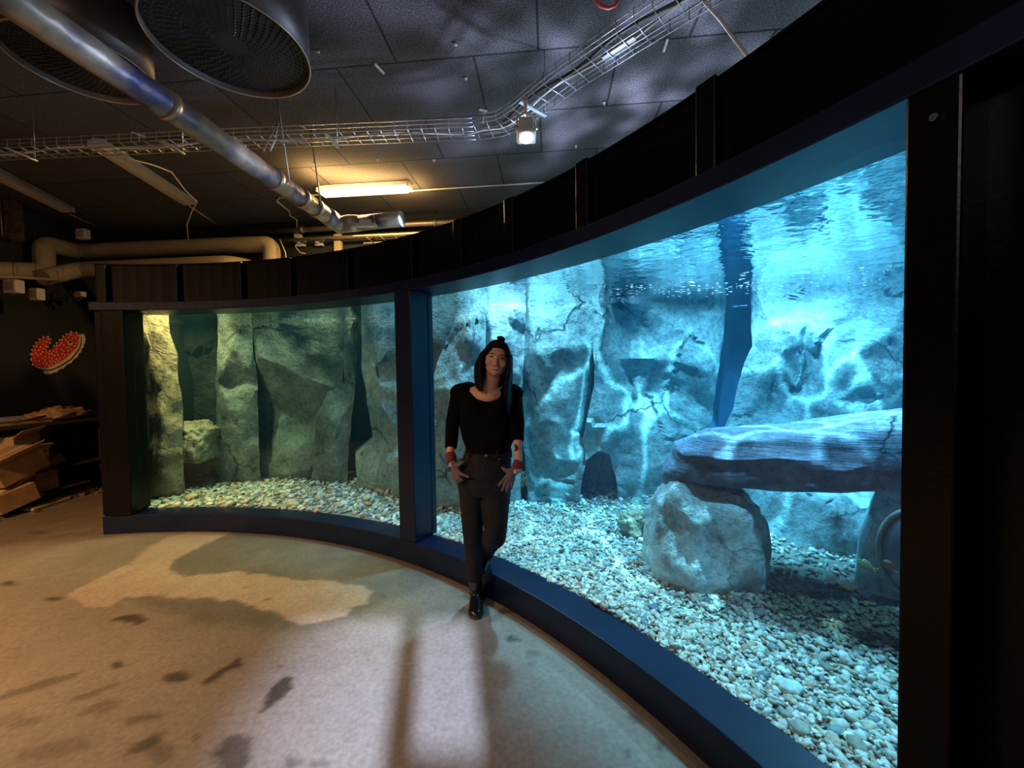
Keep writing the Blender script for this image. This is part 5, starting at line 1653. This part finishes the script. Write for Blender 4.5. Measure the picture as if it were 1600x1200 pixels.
# head frame
ht = math.radians(9.5)
HF = (Vector((0.0, 0, 1.52)) - B(774, 560, 2.74)); HF.normalize()
HU = Vector((math.sin(ht), 0, math.cos(ht))); HU = (HU - HF * HU.dot(HF)).normalized(); HX = HU.cross(HF).normalized() * -1
if HX.x < 0: HX = -HX
HC = B(775.5, 562, 2.74)
def H(x, u, f): return HC + (HX * x + HU * u + HF * f) * KS
HM = Matrix((HX, HF, HU)).transposed()       # local x, forward, up


def head_parts(mb):
    mb.ellipsoid(H(0, .032, -.018), (.078, .092, .090), HM, 28, 18)
    mb.ellipsoid(H(0, .010, .018), (.076, .066, .085), HM, 28, 18)
    mb.ellipsoid(H(0, -.055, .022), (.065, .058, .050), HM, 24, 14)
    mb.ellipsoid(H(0, -.086, .052), (.024, .022, .020), HM)
    for s in (-1, 1):
        mb.ellipsoid(H(s * .045, -.024, .052), (.027, .026, .024), HM)
        mb.ellipsoid(H(s * .030, .034, .070), (.026, .014, .010), HM)
        mb.ellipsoid(H(s * .078, -.002, -.012), (.010, .018, .030), HM)
        mb.ellipsoid(H(s * .0105, -.026, .088), (.009, .010, .008), HM)
    mb.capsule(H(0, .030, .078), H(0, -.020, .100), .008, .011)
    mb.ellipsoid(H(0, -.021, .100), (.011, .011, .010), HM)
    mb.ellipsoid(H(0, -.055, .070), (.032, .016, .020), HM)


mb = PB(); head_parts(mb)
nb = B(765, 606, 2.83); nt_p = H(-.004, -.045, -.03)
mb.capsule(nb - VZ * .03, nt_p, .064, .056, 20)
# trunk
mb.loft([(B(761, 600, 2.84), .06, .05, yw), (B(760, 606, 2.845), .13, .065, yw), (B(760, 616, 2.84), .175, .085, yw), (chest, .155, .10, yw), (waist, .130, .09, yw), (hips, .17, .105, yw), (B(757, 765, 2.75), .16, .09, yw)], 28)
for a, b, c in ((shR, elR, wrR), (shL, elL, wrL)):
    mb.capsule(a, b, .050, .038); mb.capsule(b, c, .037, .027)
    d = (c - b).normalized(); mb.capsule(c, c + d * .05, .026, .022)
for a, b, c in ((hpR, knR, anR), (hpL, knL, anL)):
    mb.capsule(a, b, .078, .052); mb.capsule(b, b.lerp(c, .35) + TY * .01, .050, .050); mb.capsule(b.lerp(c, .35) + TY * .01, c, .050, .036)
body = mb.obj('body', M['skin'], PR)
remesh(body, .0055, 5, .5)
lbl(body, 'smiling face, neck and bare forearms')
# face
mb = PB()
for s in (-1, 1):
    pts = [H(s * (.033 + .018 * q), .0105 + .004 * (1 - q * q), .0815 - .007 * abs(q) - (.004 if q * s < 0 else 0) * 0) for q in (-1, -.5, 0, .5, 1)]
    mb = PB(); mb.tube(pts, [.0012, .0034, .0040, .0034, .0012], 8); mb.obj('eye', M['eye'], PR)
    pts = [H(s * (.034 + .022 * q), .028 + .007 * (1 - (q - .1) ** 2), .085 - .010 * max(0, q) - .002) for q in (-1, -.5, 0, .5, 1)]
    mb = PB(); mb.tube(pts, [.001, .0028, .003, .0024, .001], 8); mb.obj('eyebrow', M['hair'], PR)
mb = PB()
mpt = [(-.031, -.044, .071), (-.018, -.053, .083), (0, -.0565, .087), (.018, -.053, .083), (.031, -.044, .071)]
mb.tube([H(x, u - .0015, f) for x, u, f in mpt], [.002, .0046, .0052, .0046, .002], 8); mb.obj('teeth', M['teeth'], PR)
mb = PB()
mb.tube([H(x * 1.06, u + .0055 + .002 * (1 - abs(x) / .031), f - .001) for x, u, f in mpt], [.0015, .0035, .0035, .0035, .0015], 8)
mb.tube([H(x * 1.04, u - .0085 + .005 * (abs(x) / .031), f - .001) for x, u, f in mpt], [.0015, .0042, .005, .0042, .0015], 8)
mb.obj('lips', M['lip'], PR)
# hair
mb = PB()
mb.ellipsoid(H(0, .040, -.030), (.087, .098, .097), HM, 30, 20)
mb.ellipsoid(H(0, .088, .002), (.066, .062, .048), HM, 26, 16)
mb.ellipsoid(H(-.052, .048, .010), (.030, .055, .060), HM); mb.ellipsoid(H(.054, .048, .008), (.026, .055, .060), HM)
mb.ellipsoid(H(0, -.04, -.055), (.094, .060, .115), HM, 26, 16)
def lock(pts, r): mb.tube([Vector(p) for p in pts], r, 10)
r_ = random.Random(9)
for i in range(9):
    o_ = (i - 4) * 1.0
    yy = 2.66 + .012 * i
    lock([H(-.071 - .002 * i, .065 - .006 * i, .030 - .012 * i), B(754 - .6 * i, 552 + i, yy + .01), B(750.5 - .8 * i, 572, yy + .01), B(751 - .9 * i, 592, yy), B(753 - .9 * i + r_.uniform(-1, 1), 606, yy + .01), B(755 - 1.2 * i, 613 + r_.uniform(-6, 5), yy + .02)],
         [.012, .016, .016, .014, .010, .002])
for i in range(9):
    yy = 2.66 + .014 * i
    lock([H(.071 + .002 * i, .070 - .006 * i, .025 - .012 * i), B(795 + .4 * i, 555, yy + .01), B(795 + .4 * i, 580, yy + .01), B(791 + .8 * i, 603, yy), B(791.5 + .9 * i, 625, yy + .01), B(794 + .7 * i, 645 + r_.uniform(-12, 12), yy + .035)],
         [.012, .014, .015, .014, .011, .002])
mb.ellipsoid(H(0, -.105, -.062), (.090, .042, .100), HM, 26, 16)
lock([B(752, 560, 2.72), B(745, 568, 2.72), B(741, 578, 2.72)], [.008, .006, .001])
hair = mb.obj('hair', M['hair'], PR); remesh(hair, .0045, 2, .5)
mb = PB(); mb.ellipsoid(B(783.5, 530, 2.74), (.027, .024, .021), Matrix.Rotation(.35, 3, 'Y'), 20, 14); mb.ellipsoid(B(779.5, 527.5, 2.74), (.015, .015, .012), None, 16, 10); mb.tube([H(.015, .12, -.01), B(784, 533, 2.74)], .014, 10)
bn = mb.obj('hair_bun', M['hair'], PR); remesh(bn, .004, 2, .5)

# sweater
mb = PB()
mb.loft([(B(761, 601, 2.86), .085, .035, yw), (B(760, 603, 2.855), .130, .055, yw), (B(760, 612, 2.85), .182, .088, yw), (B(760, 625, 2.845), .188, .105, yw), (B(761, 645, 2.83), .186, .122, yw), (B(761, 665, 2.82), .200, .112, yw),
         (B(762, 685, 2.80), .182, .108, yw), (B(763, 700, 2.79), .158, .112, yw), (B(763, 707, 2.785), .160, .114, yw)], 30)
for s in (-1, 1): mb.ellipsoid(B(760 + s * 17, 641, 2.76), (.070, .060, .066), None, 20, 14)
for a, b, c, k in ((shR, elR, wrR, .88), (shL, elL, wrL, .48)):
    mb.capsule(a, b, .060, .052, 18); mb.tube([b, b.lerp(c, k * .5), b.lerp(c, k)], [.050, .047, .043], 18)
    mb.capsule(a + (shc - a) * .35, a, .066, .064, 18)
sw = mb.obj('sweater', M['sweater'], PR); remesh(sw, .0065, 5, .5)
# neckline: skin shows above it, so open the scoop
scoop = B(763, 602, 2.72)
bm = bmesh.new(); bm.from_mesh(sw.data)
kill = []
for v in bm.verts:
    q = v.co; dx = (q.x - B(764, 600, q.y).x) / .071; dz = (q.z - B(764, 594, q.y).z) / .090
    if dx * dx + dz * dz < 1 and q.y < 2.58: kill.append(v)
bmesh.ops.delete(bm, geom=kill, context='VERTS'); bm.to_mesh(sw.data); bm.free()
md = sw.modifiers.new('th', 'SOLIDIFY'); md.thickness = .004; md.offset = -1
mb = PB(); mb.loft([(B(760, 604, 2.84), .135, .066, yw), (B(761, 612, 2.812), .13, .068, yw), (B(762, 622, 2.80), .10, .066, yw), (B(763, 634, 2.79), .05, .03, yw)], 24)
mb.capsule(nb - VZ * .02 - TY * .02, nt_p, .065, .057, 20)
o = mb.obj('upper_chest', M['skin'], PR); remesh(o, .006, 6, .5)

# jeans
mb = PB()
mb.loft([(B(763, 703, 2.785), .152, .105, yw), (B(761, 712, 2.78), .165, .112, yw), (B(758, 728, 2.77), .185, .120, yw), (B(757, 745, 2.765), .196, .120, yw), (B(757, 762, 2.75), .190, .108, yw), (B(757, 772, 2.745), .160, .08, yw)], 30)
mb.capsule(hpR + VX * .004, knR, .100, .068, 22); mb.capsule(hpL, knL + VX * .01, .102, .074, 22)
mb.tube([knR, knR.lerp(anR, .35) + TY * .012, knR.lerp(anR, .75), anR + VZ * .008], [.068, .066, .056, .052], 20)
mb.capsule(knR, knR + VZ * .01, .066, .066, 20); mb.capsule(knL, knL + VZ * .01, .074, .074, 20)
mb.tube([knL, knL.lerp(anL, .5) + VX * .004, anL], [.068, .058, .050], 20)
jn = mb.obj('jeans', M['jeans'], PR); remesh(jn, .0065, 5, .5)
for v in jn.data.vertices:                        # folds at knees and ankles
    q = v.co; k = .0035 * noise.noise(Vector((q.x * 9, q.y * 9, q.z * 34))) + .003 * noise.noise(Vector((q.x * 20, q.y * 20, q.z * 12)))
    v.co += v.normal * k
mb = PB(); n = 36
for zz, rr, h in ((B(763, 706, 2.785), (.151, .107), .031),):
    for i in range(n):
        a0_, a1_ = 2 * PI * i / n, 2 * PI * (i + 1) / n
        P = [zz + TX * rr[0] * math.cos(a) + TY * rr[1] * math.sin(a) + VZ * z for a, z in ((a0_, -h), (a1_, -h), (a1_, .004), (a0_, .004))]
        I = [zz + TX * (rr[0] - .006) * math.cos(a) + TY * (rr[1] - .006) * math.sin(a) + VZ * z for a, z in ((a0_, -h), (a1_, -h), (a1_, .004), (a0_, .004))]
        mb.add(P + I, [(0, 1, 2, 3), (7, 6, 5, 4), (3, 2, 6, 7), (1, 0, 4, 5)], True)
wb = mb.obj('waistband', M['jeans'], PR)
def front(px, py, off=.0):
    """point on the front of the hips"""
    c = B(760, py, 2.78)
    x = B(px, py, 2.67).x - c.x; k = max(0, 1 - (x / .175) ** 2)
    return Vector((c.x + x, c.y - .113 * math.sqrt(k) - off - .2 * x, B(px, py, 2.67).z))
for px in (733, 777, 798):
    mb = PB(); mb.box(front(px, 709, .004), (.012, .006, .042)); mb.obj('belt_loop', M['jeans'], PR)
mb = PB(); q = front(760, 711, .003); mb.tube([q, q - TY * .008], .0085, 14); mb.obj('button', M['metal'], PR)
for px, py in ((730, 714), (779.5, 718)):
    mb = PB(); q = front(px, py, .003); mb.tube([q, q - TY * .005], .004, 10); mb.obj('rivet', M['metal'], PR)
mb = PB(); mb.tube([front(759, 713, .002), front(758, 735, .003), front(757, 755, .0)], .0022, 6); mb.obj('fly_seam', M['leather'], PR)
for pts in (((780, 716), (782, 725), (788, 730), (797, 728)), ((732, 716), (729, 724), (723, 728))):
    mb = PB(); mb.tube([front(x, y, .003) for x, y in pts], .002, 6); mb.obj('pocket_seam', M['leather'], PR)


# boots
def boot(ank, toe, heel, label=None):
    ax = (toe - heel); ax.z = 0; L = ax.length; ax.normalize(); sd = Vector((-ax.y, ax.x, 0))
    hz = heel.z
    mb = PB()
    mb.loft([(ank + VZ * .03, .044, .050, sd, ax), (ank - VZ * .03, .042, .048, sd, ax), (Vector((ank.x, ank.y, hz + .065)) + ax * .005, .040, .058, sd, ax), (heel + ax * .055 + VZ * .02, .036, .058, sd, ax)], 20)
    rings = []
    for f, w_, h in ((0, .020, .030), (.08, .033, .055), (.25, .036, .085), (.45, .038, .075), (.65, .046, .055), (.82, .045, .042), (.94, .034, .032), (1.0, .014, .018)):
        rings.append((heel + ax * L * f + VZ * (h / 2 + .012), w_, h / 2 + .004, sd, VZ))
    mb.loft(rings, 20)
    o = mb.obj('boot', M['leather'], PR); remesh(o, .0045, 3, .5)
    mb = PB(); pts = []
    for f, w_ in ((0, .018), (.06, .032), (.25, .035), (.45, .034), (.65, .046), (.82, .046), (.94, .036), (1.01, .010)): pts.append((f, w_))
    up_ = [heel + ax * L * f + sd * w_ for f, w_ in pts] + [heel + ax * L * f - sd * w_ for f, w_ in reversed(pts)]
    n = len(up_); mb.add([p + VZ * .002 for p in up_] + [p + VZ * .020 for p in up_], [tuple(reversed(range(n))), tuple(range(n, 2 * n))] + [(i, (i + 1) % n, n + (i + 1) % n, n + i) for i in range(n)])
    mb.obj('sole', M['blackcable'], o)
    mb = PB(); mb.tube([ank + sd * .043 + VZ * .02, Vector((ank.x, ank.y, hz + .06)) + sd * .041], .005, 6); mb.obj('elastic_gusset', M['sweater'], o)
    return o


boot(anR + VZ * -.01, PZ(744, 969, 0) + VZ * .001, PZ(743, 931, 0) + VZ * .001)
hL = Vector((anL.x + .01, 2.71, SILL + .001)); boot(anL + VZ * .01 + Vector((.0, .03, .06)), hL + Vector((-.03, -.22, 0)), hL)


# gloves
def glove(wr, palm, kn, tips, thumb, cuff0, side):
    mb = PB()
    mb.capsule(wr, palm, .027, .032, 16)
    for k in kn: mb.capsule(palm, k, .026, .013, 12)
    for k, tp, bend_ in zip(kn, tips, (.010, .012, .012, .010)):
        mid = k.lerp(tp, .5) - TY * bend_
        mb.capsule(k, mid, .0118, .0108, 12); mb.capsule(mid, tp, .0108, .0092, 12)
    mb.capsule(wr.lerp(palm, .6), thumb[0], .020, .0135, 12); mb.capsule(thumb[0], thumb[1], .0130, .0110, 12)
    o = mb.obj('glove', M['glove'], PR); remesh(o, .0038, 3, .5)
    mb = PB(); d = (wr - cuff0); mb.tube([cuff0, cuff0 + d * .15, cuff0 + d * .8, wr + d * .25], [.033, .036, .036, .032], 18); c_ = mb.obj('cuff', M['cuff'], o)
    lbl(c_, 'maroon knitted cuff')
    mb = PB(); q = wr.lerp(palm, .4) - TY * .033 + TX * side * .008; mb.box(q, (.018, .006, .022)); mb.obj('patch', M['white'], o)
    return o


Yg = 2.655
glove(B(706, 720, 2.69), B(711.5, 731, 2.665), [B(717.5, 738, 2.64), B(714.5, 741, 2.64), B(711.5, 743, 2.645), B(708.5, 743.5, 2.655)],
      [B(732, 745, 2.62), B(722.5, 749.5, 2.625), B(719, 752.5, 2.63), B(714.5, 755, 2.635)], [B(718, 726, 2.65), B(723, 722, 2.655)], B(703.5, 709, 2.72), -1)
glove(B(808, 731, 2.67), B(799, 740, 2.65), [B(790.5, 745.5, 2.635), B(793.5, 749, 2.63), B(797.5, 751, 2.635), B(802, 750, 2.645)],
      [B(779.5, 758, 2.615), B(784.5, 766, 2.615), B(791.5, 767, 2.62), B(799, 762.5, 2.63)], [B(790, 735, 2.645), B(785.5, 731, 2.65)], B(811.5, 721, 2.69), 1)
mb = PB(); q = elL.lerp(wrL, .66)
mb.tube([q + Vector((-.018, -.029, .03)), q + Vector((-.008, -.034, .01)), q + Vector((-.016, -.032, -.01))], [.006, .009, .004], 8); mb.obj('tattoo', M['eye'], PR)
